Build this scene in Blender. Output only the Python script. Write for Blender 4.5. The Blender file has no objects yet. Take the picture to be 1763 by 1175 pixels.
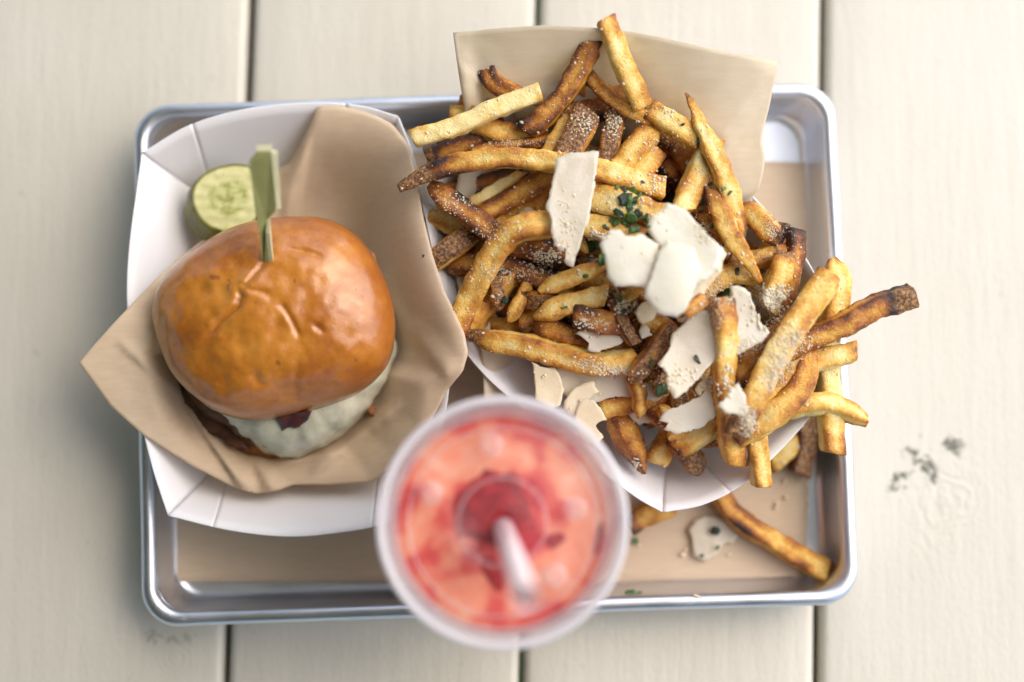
import bpy, math, random
from mathutils import Vector, Matrix, noise
from mathutils.bvhtree import BVHTree

SC = bpy.context.scene
COL = SC.collection
R = math.radians
rnd = random.Random(7)

# ---------------------------------------------------------------- camera, sky, sun, exposure
TILT, CAM_H, F_PX = R(3.8), 0.690, 50.0 / 36.0 * 1763.0
cam_d = bpy.data.cameras.new('camera')
cam = bpy.data.objects.new('camera', cam_d)
COL.objects.link(cam)
cam.location = (0, 0, CAM_H)
cam.rotation_euler = (TILT, 0, 0)
cam_d.lens, cam_d.sensor_width = 50.0, 36.0
cam_d.clip_start, cam_d.clip_end = 0.02, 500.0
cam_d.dof.use_dof = True
cam_d.dof.focus_distance = 0.632
cam_d.dof.aperture_fstop = 1.6
cam_d.dof.aperture_blades = 9
SC.camera = cam

SHADE_D, SHADE_Z = .27, 0.95           # added unseen slab shading the table: its open edge beyond the pan, its height
SUN_EL, SUN_AZ = R(50), R(62)      # azimuth clockwise from +Y (the top of the picture)
w = bpy.data.worlds.new('World')
SC.world = w
w.use_nodes = True
nt = w.node_tree
bg = nt.nodes['Background']
sky = nt.nodes.new('ShaderNodeTexSky')
sky.sky_type = 'NISHITA'
sky.sun_disc = False
sky.sun_elevation, sky.sun_rotation = SUN_EL, SUN_AZ
sky.air_density, sky.dust_density, sky.ozone_density = 1.0, 3.0, 1.0
nt.links.new(sky.outputs[0], bg.inputs[0])
bg.inputs[1].default_value = 0.15
sun_d = bpy.data.lights.new('sun', 'SUN')
sun_d.energy, sun_d.angle, sun_d.color = 1.6, R(100), (1.0, 0.97, 0.93)
sun = bpy.data.objects.new('sun', sun_d)
COL.objects.link(sun)
sun.location = (0.5, 0.6, 1.5)
sd = Vector((math.sin(SUN_AZ) * math.cos(SUN_EL), math.cos(SUN_AZ) * math.cos(SUN_EL), math.sin(SUN_EL)))
sun.rotation_euler = sd.to_track_quat('Z', 'Y').to_euler()

vs = SC.view_settings
SC.display_settings.display_device = 'sRGB'
vs.view_transform, vs.look, vs.gamma = 'Standard', 'None', 1.0
vs.exposure = 0.78
SC.cycles.use_denoising = True
SC.cycles.max_bounces, SC.cycles.transparent_max_bounces = 8, 16

# ---------------------------------------------------------------- helpers
CT, ST = math.cos(TILT), math.sin(TILT)
def ray(px, py):
    dx, dy = (px - 881.5) / F_PX, -(py - 587.5) / F_PX
    return Vector((dx, CT * dy + ST, ST * dy - CT))
def at(px, py, z):                 # the point at height z (metres) that stands where the photograph shows it
    d = ray(px, py)
    return Vector((0, 0, CAM_H)) + d * ((z - CAM_H) / d.z)
def ac(px, py, zc): return at(px, py, zc * 0.01)
def wpx(px, z): return px * (CAM_H - z) / F_PX       # a width in photo pixels at height z, in metres
def sm(a, b, x):
    t = min(1.0, max(0.0, (x - a) / (b - a))); return t * t * (3 - 2 * t)
def nz(p, s, k=0.0): return noise.noise(Vector((p[0] * s + k, p[1] * s - k, p[2] * s + 2 * k)))

def mesh(name, verts, faces, m=None, parent=None, smooth=True, attrs=None):
    me = bpy.data.meshes.new(name)
    me.from_pydata([tuple(v) for v in verts], [], faces)
    if smooth: me.polygons.foreach_set('use_smooth', [True] * len(me.polygons))
    for k, vals in (attrs or {}).items():
        a = me.attributes.new(k, 'FLOAT', 'POINT'); a.data.foreach_set('value', vals)
    me.update()
    o = bpy.data.objects.new(name, me); COL.objects.link(o)
    if m: me.materials.append(m)
    if parent: o.parent = parent
    return o
def tag(o, label, cat, group=None, kind=None):
    if label: o['label'] = label
    if cat: o['category'] = cat
    if group: o['group'] = group
    if kind: o['kind'] = kind
    return o
def thing(name, label, cat, group=None):
    return tag_e(name, label, cat, group)
def tag_e(name, label, cat, group):
    o = bpy.data.objects.new(name, None); COL.objects.link(o); o.empty_display_size = 0.02
    return tag(o, label, cat, group)

def sheet(grid, t, wrap=False):
    """A thin closed sheet over a grid of points; t is its thickness."""
    n, m = len(grid), len(grid[0])
    top = [Vector(p) for r_ in grid for p in r_]
    nor = []
    for i in range(n):
        for j in range(m):
            a = top[((i + 1) % n if wrap else min(i + 1, n - 1)) * m + j] - top[((i - 1) % n if wrap else max(i - 1, 0)) * m + j]
            b = top[i * m + min(j + 1, m - 1)] - top[i * m + max(j - 1, 0)]
            c = a.cross(b)
            nor.append(c.normalized() if c.length > 1e-12 else Vector((0, 0, 1)))
    sgn = -1.0 if sum(v.z for v in nor) > 0 else 1.0
    V = top + [p + q * (t * sgn) for p, q in zip(top, nor)]
    N = n * m; Fc = []
    for i in range(n if wrap else n - 1):
        for j in range(m - 1):
            i2 = (i + 1) % n
            a, b, c, d = i * m + j, i2 * m + j, i2 * m + j + 1, i * m + j + 1
            f = (a, b, c, d) if sgn < 0 else (d, c, b, a)
            Fc += [f, tuple(N + k for k in reversed(f))]
    if wrap:
        for i in range(n):
            for j, s_ in ((0, 1), (m - 1, -1)):
                a, b = i * m + j, ((i + 1) % n) * m + j
                f = (b, a, N + a, N + b)
                Fc.append(f if s_ * sgn < 0 else tuple(reversed(f)))
        return V, Fc
    loop = [(i, 0) for i in range(n)] + [(n - 1, j) for j in range(1, m)] + [(i, m - 1) for i in range(n - 2, -1, -1)] + [(0, j) for j in range(m - 2, 0, -1)]
    ids = [i * m + j for i, j in loop]
    for k in range(len(ids)):
        a, b = ids[k], ids[(k + 1) % len(ids)]
        Fc.append((b, a, N + a, N + b) if sgn < 0 else (a, b, N + b, N + a))
    return V, Fc
def along(pl, n):
    """n points spread evenly along a polyline of vectors."""
    L = [0.0]
    for a, b in zip(pl, pl[1:]): L.append(L[-1] + (b - a).length)
    out = []
    for i in range(n):
        s = L[-1] * i / (n - 1); k = 0
        while k < len(pl) - 2 and L[k + 1] < s: k += 1
        f = (s - L[k]) / max(1e-9, L[k + 1] - L[k])
        out.append(pl[k].lerp(pl[k + 1], min(1, max(0, f))))
    return out
def crom(P, n):
    """n points along a smooth curve through P."""
    if len(P) == 2: return [P[0].lerp(P[1], i / (n - 1)) for i in range(n)]
    Q = [P[0] * 2 - P[1]] + P + [P[-1] * 2 - P[-2]]
    fine = []
    for k in range(1, len(Q) - 2):
        a, b, c, d = Q[k - 1], Q[k], Q[k + 1], Q[k + 2]
        for i in range(12):
            t = i / 12
            fine.append(0.5 * ((2 * b) + (c - a) * t + (2 * a - 5 * b + 4 * c - d) * t * t + (3 * b - a - 3 * c + d) * t ** 3))
    fine.append(P[-1])
    return along(fine, n)
def lathe(prof, c, n=72, close=False):
    V, Fc = [], []
    k = len(prof)
    for i in range(n):
        a = 2 * math.pi * i / n
        for r_, z in prof: V.append((c[0] + r_ * math.cos(a), c[1] + r_ * math.sin(a), z))
    for i in range(n):
        for j in range(k if close else k - 1):
            a, b = i * k + j, i * k + (j + 1) % k
            a2, b2 = ((i + 1) % n) * k + j, ((i + 1) % n) * k + (j + 1) % k
            Fc.append((a, a2, b2, b))
    return V, Fc

# ---------------------------------------------------------------- materials
class NT:
    def __init__(s, name):
        s.m = bpy.data.materials.new(name); s.m.use_nodes = True
        s.t = s.m.node_tree; s.t.nodes.clear()
        s.out = s.t.nodes.new('ShaderNodeOutputMaterial')
    def n(s, ty, ins=None, **kw):
        x = s.t.nodes.new('ShaderNode' + ty)
        for k, v in kw.items(): setattr(x, k, v)
        for k, v in (ins or {}).items():
            if isinstance(v, bpy.types.NodeSocket): s.t.links.new(v, x.inputs[k])
            else: x.inputs[k].default_value = v
        return x
    def pos(s): return s.n('NewGeometry').outputs['Position']
    def noise(s, scale, detail=3.0, rough=0.5, vec=None, stretch=None, dist=0.0):
        v = vec or s.pos()
        if stretch: v = s.n('Mapping', {'Vector': v, 'Scale': stretch}).outputs[0]
        return s.n('TexNoise', {'Vector': v, 'Scale': scale, 'Detail': detail, 'Roughness': rough, 'Distortion': dist}).outputs[0]
    def ramp(s, fac, stops, ease='LINEAR'):
        x = s.n('ValToRGB', {'Fac': fac}); cr = x.color_ramp; cr.interpolation = ease
        while len(cr.elements) < len(stops): cr.elements.new(0.5)
        for e, (p, c) in zip(cr.elements, stops):
            e.position = p; e.color = (*c, 1) if not isinstance(c, (int, float)) else (c, c, c, 1)
        return x.outputs[0]
    def math(s, op, a, b=0.0, clamp=False):
        x = s.n('Math', {0: a, 1: b}, operation=op); x.use_clamp = clamp; return x.outputs[0]
    def mix(s, f, a, b, blend='MIX'):
        x = s.n('MixRGB', {'Fac': f, 'Color1': a, 'Color2': b}, blend_type=blend); return x.outputs[0]
    def bump(s, h, strength=0.3, dist=0.001, normal=None):
        ins = {'Height': h, 'Strength': strength, 'Distance': dist}
        if normal is not None: ins['Normal'] = normal
        return s.n('Bump', ins).outputs[0]
    def attr(s, name): return s.n('Attribute', attribute_name=name).outputs['Fac']
    def bsdf(s, ins): return s.n('BsdfPrincipled', ins).outputs[0]
    def done(s, sh): s.t.links.new(sh, s.out.inputs['Surface']); return s.m
def rgb(c): return (*c, 1.0)

def mat_paint():
    s = NT('cream_paint'); p = s.pos()
    a = s.noise(9, 4, vec=p); b = s.noise(60, 4, .6, vec=p, stretch=(3.0, .35, 1))
    c = s.noise(500, 3, .6, vec=p, stretch=(1.6, .5, 1))
    base = s.ramp(a, [(.3, (.60, .565, .475)), (.7, (.65, .62, .53))])
    base = s.mix(s.math('MULTIPLY', b, .32), base, rgb((.47, .44, .375)))
    # specks of dirt
    sp = s.ramp(s.noise(140, 2, .5, vec=p), [(.26, 1.0), (.285, 0.0)])
    base = s.mix(s.math('MULTIPLY', sp, .22), base, rgb((.33, .30, .22)))
    h = s.math('ADD', s.math('MULTIPLY', b, .8), s.math('MULTIPLY', c, .5))
    # knots: rings in relief and chipped paint along their upper edge
    for (kx, ky, rx, ry, dark, ox, oy, sl) in ((1625, 860, .026, .034, 1.0, -.009, .018, 1.0), (300, 1135, .014, .013, .40, -.004, .009, .2)):
        k = at(kx, ky, 0)
        v = s.n('VectorMath', {0: p, 1: tuple(k)}, operation='SUBTRACT').outputs[0]
        v = s.n('VectorMath', {0: v, 1: (1 / rx, 1 / ry, 0)}, operation='MULTIPLY').outputs[0]
        wob = s.n('VectorMath', {0: v, 1: (0, 0, 0)}, operation='ADD').outputs[0]
        L = s.n('VectorMath', {0: wob}, operation='LENGTH').outputs['Value']
        Ld = s.math('ADD', L, s.math('MULTIPLY', s.noise(50, 4, .6, vec=p), 1.3))
        ring = s.math('SINE', s.math('MULTIPLY', Ld, 26.0))
        fade = s.ramp(L, [(.15, 1.0), (1.0, 0.0)])
        h = s.math('ADD', h, s.math('MULTIPLY', s.math('MULTIPLY', ring, fade), .24))
        if dark:
            q = s.n('VectorMath', {0: p, 1: tuple(k + Vector((ox, oy, 0)))}, operation='SUBTRACT').outputs[0]
            q = s.n('Mapping', {'Vector': q, 'Rotation': (0, 0, R(-40) * sl)}).outputs[0]
            q = s.n('VectorMath', {0: q, 1: (1 / (.034 * (.4 + .6 * dark)), 1 / (.016 * (.4 + .6 * dark)), 0)}, operation='MULTIPLY').outputs[0]
            near = s.ramp(s.n('VectorMath', {0: q}, operation='LENGTH').outputs['Value'], [(.2, 1.0), (1.0, 0.0)])
            cr = s.math('ABSOLUTE', s.math('SUBTRACT', s.noise(150, 5, .65, vec=p, dist=.6), .5))
            cr = s.math('SUBTRACT', 1.0, s.math('MULTIPLY', cr, 9.0), True)
            blot = s.ramp(s.noise(95, 3, .6, vec=p), [(.46, 0.0), (.58, 1.0)])
            chip = s.ramp(s.math('MULTIPLY', s.math('MULTIPLY', near, cr), blot), [(.27, 0.0), (.36, 1.0)])
            base = s.mix(s.math('MULTIPLY', chip, .9 * dark), base, rgb((.10, .10, .07)))
            h = s.math('SUBTRACT', h, s.math('MULTIPLY', chip, 1.2))
    nrm = s.bump(h, .5, .0011)
    return s.done(s.bsdf({'Base Color': base, 'Roughness': s.ramp(a, [(.3, .42), (.7, .55)]), 'Normal': nrm, 'Specular IOR Level': .4}))
def mat_metal():
    s = NT('aluminium'); p = s.pos()
    a = s.noise(30, 4, vec=p); b = s.noise(900, 2, vec=p, stretch=(.08, 1, 1))
    sc = s.ramp(s.noise(420, 2, .4, vec=p), [(.68, 0.0), (.74, 1.0)])
    rough = s.math('ADD', s.ramp(a, [(.3, .30), (.7, .44)]), s.math('MULTIPLY', sc, .15))
    col = s.ramp(a, [(.3, (.66, .69, .76)), (.7, (.74, .765, .82))])
    nrm = s.bump(s.math('ADD', b, s.math('MULTIPLY', a, 3.0)), .12, .0004)
    return s.done(s.bsdf({'Base Color': col, 'Metallic': 1.0, 'Roughness': rough, 'Normal': nrm}))
def mat_board():
    s = NT('white_paperboard')
    a = s.noise(400, 3); b = s.noise(14, 3)
    col = s.ramp(b, [(.3, (.80, .80, .815)), (.7, (.86, .86, .875))])
    return s.done(s.bsdf({'Base Color': col, 'Roughness': .45, 'Normal': s.bump(a, .08, .0004), 'Specular IOR Level': .45}))
def mat_kraft(name, c1, c2, trans=.22):
    s = NT(name); p = s.pos()
    a = s.noise(16, 4, .6); f = s.noise(520, 4, .65, stretch=(.18, 1, .6)); g = s.noise(1200, 2)
    spk = s.ramp(s.noise(260, 2), [(.24, 1.0), (.29, 0.0)])
    col = s.ramp(s.math('ADD', s.math('MULTIPLY', a, .55), s.math('MULTIPLY', f, .45)), [(.36, c1), (.66, c2)])
    col = s.mix(s.math('MULTIPLY', spk, .12), col, rgb(tuple(.65 * x for x in c1)))
    nrm = s.bump(s.math('ADD', s.math('MULTIPLY', a, .8), s.math('ADD', f, s.math('MULTIPLY', g, .6))), .14, .0004)
    d = s.bsdf({'Base Color': col, 'Roughness': .62, 'Normal': nrm, 'Specular IOR Level': .3})
    t = s.n('BsdfTranslucent', {'Color': col, 'Normal': nrm}).outputs[0]
    return s.done(s.n('MixShader', {0: trans, 1: d, 2: t}).outputs[0])
def mat_fry():
    s = NT('fried_potato'); p = s.pos()
    f = s.attr('brown'); sk = s.attr('skin')
    a = s.noise(150, 4, .6); b = s.noise(700, 4, .65); c = s.noise(1900, 2)
    k = s.math('ADD', f, s.math('MULTIPLY', s.math('SUBTRACT', a, .5), .80))
    k = s.math('ADD', k, s.math('MULTIPLY', s.math('SUBTRACT', b, .5), .45), True)
    col = s.ramp(k, [(0.0, (.86, .70, .32)), (.16, (.82, .55, .140)), (.34, (.66, .335, .048)), (.55, (.42, .145, .016)), (.75, (.16, .045, .010)), (.92, (.045, .016, .008)), (1.0, (.02, .011, .010))])
    skc = s.ramp(b, [(.32, (.045, .018, .011)), (.48, (.17, .070, .024)), (.62, (.44, .24, .085))])
    skm = s.ramp(s.math('ADD', sk, s.math('MULTIPLY', s.math('SUBTRACT', a, .5), .9)), [(.42, 0.0), (.58, 1.0)])
    col = s.mix(skm, col, skc)
    oil = s.ramp(s.noise(90, 3), [(.35, .30), (.65, .55)])
    nrm = s.bump(s.math('ADD', s.math('MULTIPLY', a, 1.2), s.math('ADD', b, s.math('MULTIPLY', c, .6))), .6, .0011)
    return s.done(s.bsdf({'Base Color': col, 'Roughness': oil, 'Normal': nrm, 'Subsurface Weight': .2, 'Subsurface Radius': (.9, .5, .15), 'Subsurface Scale': .0025, 'Specular IOR Level': .5}))
def mat_cheese(name, c1, c2, sss=.2, trans=.28):
    s = NT(name); a = s.noise(90, 4, .6); b = s.noise(800, 3)
    col = s.ramp(a, [(.35, c1), (.65, c2)])
    n_ = s.bump(s.math('ADD', a, s.math('MULTIPLY', b, .6)), .3, .0007)
    p_ = s.bsdf({'Base Color': col, 'Roughness': .42, 'Normal': n_, 'Subsurface Weight': sss, 'Subsurface Radius': (1, .8, .5), 'Subsurface Scale': .003})
    t = s.n('BsdfTranslucent', {'Color': col, 'Normal': n_}).outputs[0]
    return s.done(s.n('MixShader', {0: trans, 1: p_, 2: t}).outputs[0])
def mat_crumb():
    s = NT('cheese_grain'); col = s.ramp(s.noise(300, 2), [(.35, (.93, .84, .64)), (.65, (.96, .91, .78))])
    d = s.n('BsdfDiffuse', {'Color': col}).outputs[0]; t = s.n('BsdfTranslucent', {'Color': col}).outputs[0]
    return s.done(s.n('MixShader', {0: .45, 1: d, 2: t}).outputs[0])
def mat_simple(name, c1, c2, scale=200, rough=.5, bump=.2, spec=.5, coat=0.0, sss=0.0):
    s = NT(name); a = s.noise(scale, 4, .6)
    col = s.ramp(a, [(.35, c1), (.65, c2)])
    return s.done(s.bsdf({'Base Color': col, 'Roughness': rough, 'Normal': s.bump(a, bump, .0008), 'Specular IOR Level': spec, 'Coat Weight': coat, 'Coat Roughness': .12, 'Subsurface Weight': sss, 'Subsurface Scale': .003}))
def mat_bun():
    s = NT('glazed_bun'); p = s.pos()
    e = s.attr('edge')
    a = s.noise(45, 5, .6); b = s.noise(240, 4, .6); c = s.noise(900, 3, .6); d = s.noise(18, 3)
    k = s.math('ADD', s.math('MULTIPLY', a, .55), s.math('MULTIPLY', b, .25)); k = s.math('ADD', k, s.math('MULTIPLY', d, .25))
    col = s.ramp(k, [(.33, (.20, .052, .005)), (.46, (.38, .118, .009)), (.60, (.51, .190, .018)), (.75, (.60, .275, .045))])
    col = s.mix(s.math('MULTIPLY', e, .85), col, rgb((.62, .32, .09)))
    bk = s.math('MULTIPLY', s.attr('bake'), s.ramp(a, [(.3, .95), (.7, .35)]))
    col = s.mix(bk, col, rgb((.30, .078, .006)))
    spot = s.ramp(s.noise(170, 2, .5, dist=.3), [(.245, 1.0), (.29, 0.0)])
    col = s.mix(s.math('MULTIPLY', spot, .6), col, rgb((.15, .035, .018)))
    h = s.math('ADD', s.math('MULTIPLY', b, 1.0), s.math('MULTIPLY', c, .45))
    nrm = s.bump(h, .26, .0010); n2 = s.bump(s.math('ADD', s.math('MULTIPLY', b, .7), s.math('MULTIPLY', c, .8)), .17, .0009)
    return s.done(s.bsdf({'Base Color': col, 'Roughness': .38, 'Normal': nrm, 'Coat Weight': .75, 'Coat IOR': 1.5, 'Coat Roughness': .13, 'Coat Normal': n2, 'Subsurface Weight': .08, 'Subsurface Radius': (1, .4, .1), 'Subsurface Scale': .004}))
def mat_pickle():
    s = NT('pickle_flesh'); r_ = s.attr('rad')
    a = s.noise(260, 3, .6); b = s.noise(420, 2, .5, stretch=(.4, 1, 1))
    core = s.ramp(r_, [(.42, 1.0), (.58, 0.0)])
    col = s.ramp(a, [(.3, (.66, .63, .27)), (.7, (.78, .76, .42))])
    seed = s.ramp(s.math('ADD', a, s.math('MULTIPLY', b, .3)), [(.46, (.33, .34, .06)), (.72, (.62, .62, .28))])
    col = s.mix(core, col, seed)
    skin = s.ramp(r_, [(.88, 0.0), (.96, 1.0)])
    col = s.mix(skin, col, s.ramp(s.noise(120, 3), [(.3, (.055, .065, .006)), (.7, (.22, .205, .015))]))
    return s.done(s.bsdf({'Base Color': col, 'Roughness': .34, 'Coat Weight': .12, 'Coat Roughness': .1, 'Normal': s.bump(a, .3, .0006), 'Subsurface Weight': .25, 'Subsurface Scale': .004, 'Subsurface Radius': (.8, .8, .3)}))
def mat_clear(name, white, refl, rough=.1, tint=(1, 1, 1)):
    s = NT(name)
    t = s.n('BsdfTransparent', {'Color': rgb(tint)}).outputs[0]
    d = s.n('BsdfDiffuse', {'Color': rgb((.93, .915, .94))}).outputs[0]
    tl = s.n('BsdfTranslucent', {'Color': rgb((.93, .915, .94))}).outputs[0]
    dt = s.n('MixShader', {0: .45, 1: d, 2: tl}).outputs[0]
    body = s.n('MixShader', {0: white, 1: t, 2: dt}).outputs[0]
    g = s.n('BsdfGlossy', {'Color': rgb((1, 1, 1)), 'Roughness': rough, 'Normal': s.bump(s.noise(70, 2), .15, .002)}).outputs[0]
    fr = s.n('LayerWeight', {'Blend': .5}).outputs['Facing']
    fr = s.math('ADD', s.math('MULTIPLY', s.math('POWER', fr, 4.0), .8), .04)
    return s.done(s.n('MixShader', {0: s.math('MULTIPLY', fr, refl), 1: body, 2: g}).outputs[0])
def mat_drink():
    s = NT('red_lemonade'); p = s.pos()
    a = s.noise(48, 3, .5, dist=.5); b = s.noise(110, 2, .5)
    c_ = at(865, 900, .1365)
    v = s.n('VectorMath', {0: p, 1: (c_.x, c_.y, 0)}, operation='SUBTRACT').outputs[0]
    v = s.n('VectorMath', {0: v, 1: (1 / .05, 1 / .05, 0)}, operation='MULTIPLY').outputs[0]
    L = s.n('VectorMath', {0: v}, operation='LENGTH').outputs['Value']
    rim_ = s.ramp(L, [(.55, 0.0), (.9, .10)])
    core = s.ramp(L, [(.25, .16), (.55, 0.0)])  # middle coloured darker, where the lid scatters less white light
    k = s.math('ADD', s.math('MULTIPLY', a, .75), s.math('MULTIPLY', b, .25))
    k = s.math('SUBTRACT', k, s.math('ADD', rim_, core))
    col = s.ramp(k, [(.29, (.50, .025, .035)), (.39, (.70, .10, .085)), (.50, (.84, .30, .185)), (.64, (.88, .46, .33))], 'EASE')
    return s.done(s.bsdf({'Base Color': col, 'Roughness': .2, 'Subsurface Weight': .3, 'Subsurface Radius': (1, .3, .2), 'Subsurface Scale': .006, 'Normal': s.bump(a, .2, .003)}))

M_PAINT, M_METAL, M_BOARD = mat_paint(), mat_metal(), mat_board()
M_KRAFT = mat_kraft('brown_deli_paper', (.80, .645, .455), (.90, .765, .58), .42)
M_KRAFT_PALE = mat_kraft('pale_deli_paper', (.81, .715, .55), (.89, .81, .665), .46)
M_LINER = mat_kraft('tray_liner_paper', (.58, .445, .305), (.66, .53, .385), .08)
M_FRY = mat_fry()
M_CH_WHITE = mat_cheese('white_cheese', (.85, .81, .66), (.90, .87, .76))
M_CH_CREAM = mat_cheese('cream_cheese', (.84, .73, .50), (.90, .82, .63))
M_CH_GREY = mat_cheese('clear_cheese', (.77, .69, .54), (.86, .80, .67))
M_CRUMB = mat_crumb()
M_BUN = mat_bun()
M_TOAST = mat_simple('toasted_bread', (.10, .03, .010), (.42, .16, .035), 130, .5, .4)
M_PATTY = mat_simple('beef_patty', (.05, .02, .012), (.16, .065, .03), 160, .45, .9)
M_MELT = mat_cheese('melted_cheese', (.46, .46, .34), (.70, .69, .54), .3, 0)
M_BACON = mat_simple('bacon', (.035, .012, .012), (.13, .03, .022), 220, .3, .5)
M_PICKLE = mat_pickle()
M_BAMBOO = mat_simple('green_bamboo', (.20, .20, .065), (.26, .26, .095), 90, .5, .08)
M_BAMBOO_PALE = mat_simple('pale_bamboo', (.55, .53, .30), (.66, .63, .40), 90, .5, .08)
M_HERB = mat_simple('green_herb', (.020, .060, .014), (.075, .18, .035), 300, .42, .4)
M_HERB_DARK = mat_simple('dark_herb', (.010, .020, .012), (.03, .055, .025), 300, .42, .4)
M_CUP = mat_clear('clear_plastic', .05, 1.0, .08)
M_LID = mat_clear('lid_plastic', .02, .35, .10)
M_RIM = mat_clear('frosted_plastic', .78, .6, .3)
M_BUTTON = mat_clear('button_plastic', .13, .6, .25)
M_SKIRT = mat_clear('lid_skirt_plastic', .19, .8, .2)
M_DRINK = mat_drink()
M_PULP = mat_simple('pulp_and_dark_centre', (.20, .004, .010), (.46, .024, .026), 180, .45, .3, .2, 0, .2)
M_STRAW = mat_simple('pink_white_straw', (.78, .60, .62), (.84, .70, .71), 60, .35, .02)
M_GROUND = mat_simple('ground_grass', (.015, .028, .010), (.05, .07, .025), 60, .9, .5)
M_SHADE_SLAB = mat_simple('shade_slab_paint', (.50, .48, .44), (.58, .56, .52), 20, .7, .1)  # pale so the added overhead slab bounces soft fill light
M_WOOD = mat_simple('bare_wood', (.10, .06, .03), (.2, .13, .07), 60, .8, .4)

# ---------------------------------------------------------------- table and ground
g = mesh('ground', [(-30, -30, -.74), (30, -30, -.74), (30, 30, -.74), (-30, 30, -.74)], [(0, 1, 2, 3)], M_GROUND)
tag(g, 'dark grass seen through the gaps between the planks', None, kind='structure')

def shade_slab(d, z, t, size):  # added slab, never in view, that blocks light to darken the left
    n_ = Vector((math.sin(SUN_AZ), math.cos(SUN_AZ), 0)); e_ = Vector((n_.y, -n_.x, 0))
    P = [n_ * d - e_ * size, n_ * d + e_ * size, n_ * (d - 2 * size) + e_ * size, n_ * (d - 2 * size) - e_ * size]
    V = [(p.x, p.y, z) for p in P] + [(p.x, p.y, z + t) for p in P]
    return V, [(0, 1, 2, 3), (7, 6, 5, 4), (0, 4, 5, 1), (1, 5, 6, 2), (2, 6, 7, 3), (3, 7, 4, 0)]
tag(mesh('added_shade_slab', *shade_slab(SHADE_D, SHADE_Z, .06, 2.2), M_SHADE_SLAB, smooth=False), 'unseen flat pale slab added over the table to shade its left, open toward the light', None, kind='structure')

LEAN = R(1.42)
table = thing('plank_table', 'table top of wide cream painted wooden planks under the metal pan', 'table')
PITCH = None
def lean(o): o.rotation_euler = (0, 0, -LEAN); return o
gx = []
for px, py in ((409.5, 587.5), (911.5, 587.5), (1413, 587.5)):
    p = at(px, py, 0)
    gx.append(p.x * math.cos(LEAN) - p.y * math.sin(LEAN))
PITCH = (gx[2] - gx[0]) / 2
edges = [gx[0] - 2 * PITCH, gx[0] - PITCH, gx[0], gx[1], gx[2], gx[2] + PITCH, gx[2] + 2 * PITCH]
GAP = .0028
def plank(x0, x1, k):
    """A board with rounded long edges; x across, y along."""
    b, T = .0042, .038
    prof = [(x0, -T), (x0, -b)] + [(x0 + b - b * math.cos(a), -b + b * math.sin(a)) for a in (R(22), R(45), R(68))] + [(x0 + b, 0)]
    n = 7
    prof += [(x0 + b + (x1 - x0 - 2 * b) * i / n, 0) for i in range(1, n)]
    prof += [(x1 - b, 0)] + [(x1 - b + b * math.sin(a), -b + b * math.cos(a)) for a in (R(22), R(45), R(68))] + [(x1, -b), (x1, -T)]
    ys = [-.62 + 1.24 * i / 60 for i in range(61)]
    V, Fc = [], []
    for y in ys:
        for x, z in prof:
            edge = 1.0 if z < -.0001 else 0.0
            wx = .0005 * noise.noise(Vector((x0 * 9, y * 7, k))) * (1 if abs(x - x0) < .02 or abs(x - x1) < .02 else 0)
            V.append((x + wx, y, z - .0003 * abs(noise.noise(Vector((x * 20, y * 5, k + 3.3))))))
    m = len(prof)
    for i in range(len(ys) - 1):
        for j in range(m):
            a, b2 = i * m + j, i * m + (j + 1) % m
            Fc.append((a, b2, b2 + m, a + m))
    Fc += [tuple(reversed(range(m))), tuple(range((len(ys) - 1) * m, len(ys) * m))]
    o = mesh('plank', V, [tuple(reversed(f)) for f in Fc], M_PAINT, table)
    return lean(o)
for k in range(6):
    plank(edges[k] + GAP / 2, edges[k + 1] - GAP / 2, k)
def box(x0, x1, y0, y1, z0, z1):
    V = [(x, y, z) for z in (z0, z1) for y in (y0, y1) for x in (x0, x1)]
    return V, [(0, 2, 3, 1), (4, 5, 7, 6), (0, 1, 5, 4), (2, 6, 7, 3), (0, 4, 6, 2), (1, 3, 7, 5)]
for y in (-.45, .45):
    lean(mesh('crossbeam', *box(edges[0] + .02, edges[-1] - .02, y - .045, y + .045, -.078, -.0385), M_WOOD, table, False))

# ---------------------------------------------------------------- sheet pan
PC = (at(233, 190, .027) + at(1433, 149, .027) + at(1477, 1032, .027) + at(249, 1072, .027)) / 4
PA, PW, PH = R(1.9), .3318, .2446
def ploc(x, y, z):
    return Vector((PC.x + x * math.cos(PA) - y * math.sin(PA), PC.y + x * math.sin(PA) + y * math.cos(PA), z))
def rloop(d, z, rad, nc=14, ne=16):
    hw, hh = PW / 2 - d, PH / 2 - d
    r_ = max(.002, rad); out = []
    cs = ((hw - r_, hh - r_, 0), (-hw + r_, hh - r_, 90), (-hw + r_, -hh + r_, 180), (hw - r_, -hh + r_, 270))
    for i, (cx, cy, a0) in enumerate(cs):
        for k in range(nc + 1):
            a = R(a0 + 90 * k / nc); out.append((cx + r_ * math.cos(a), cy + r_ * math.sin(a)))
        nx, ny, na = cs[(i + 1) % 4]
        e0 = out[-1]; a = R(na); e1 = (nx + r_ * math.cos(a), ny + r_ * math.sin(a))
        for k in range(1, ne): out.append((e0[0] + (e1[0] - e0[0]) * k / ne, e0[1] + (e1[1] - e0[1]) * k / ne))
    res = []
    for x, y in out:
        wv = .0005 * noise.noise(Vector((x * 18, y * 18, 1.7)))      # hand-bent metal is never quite straight
        res.append(ploc(x + wv, y - wv, z + wv * .6))
    return res
def loft(loops, close=False):
    n = len(loops[0]); V = [p for l in loops for p in l]; Fc = []
    K = len(loops)
    for i in range(K if close else K - 1):
        for j in range(n):
            a, b = i * n + j, i * n + (j + 1) % n
            c, d = ((i + 1) % K) * n + (j + 1) % n, ((i + 1) % K) * n + j
            Fc.append((a, b, c, d))
    return V, Fc
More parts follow.
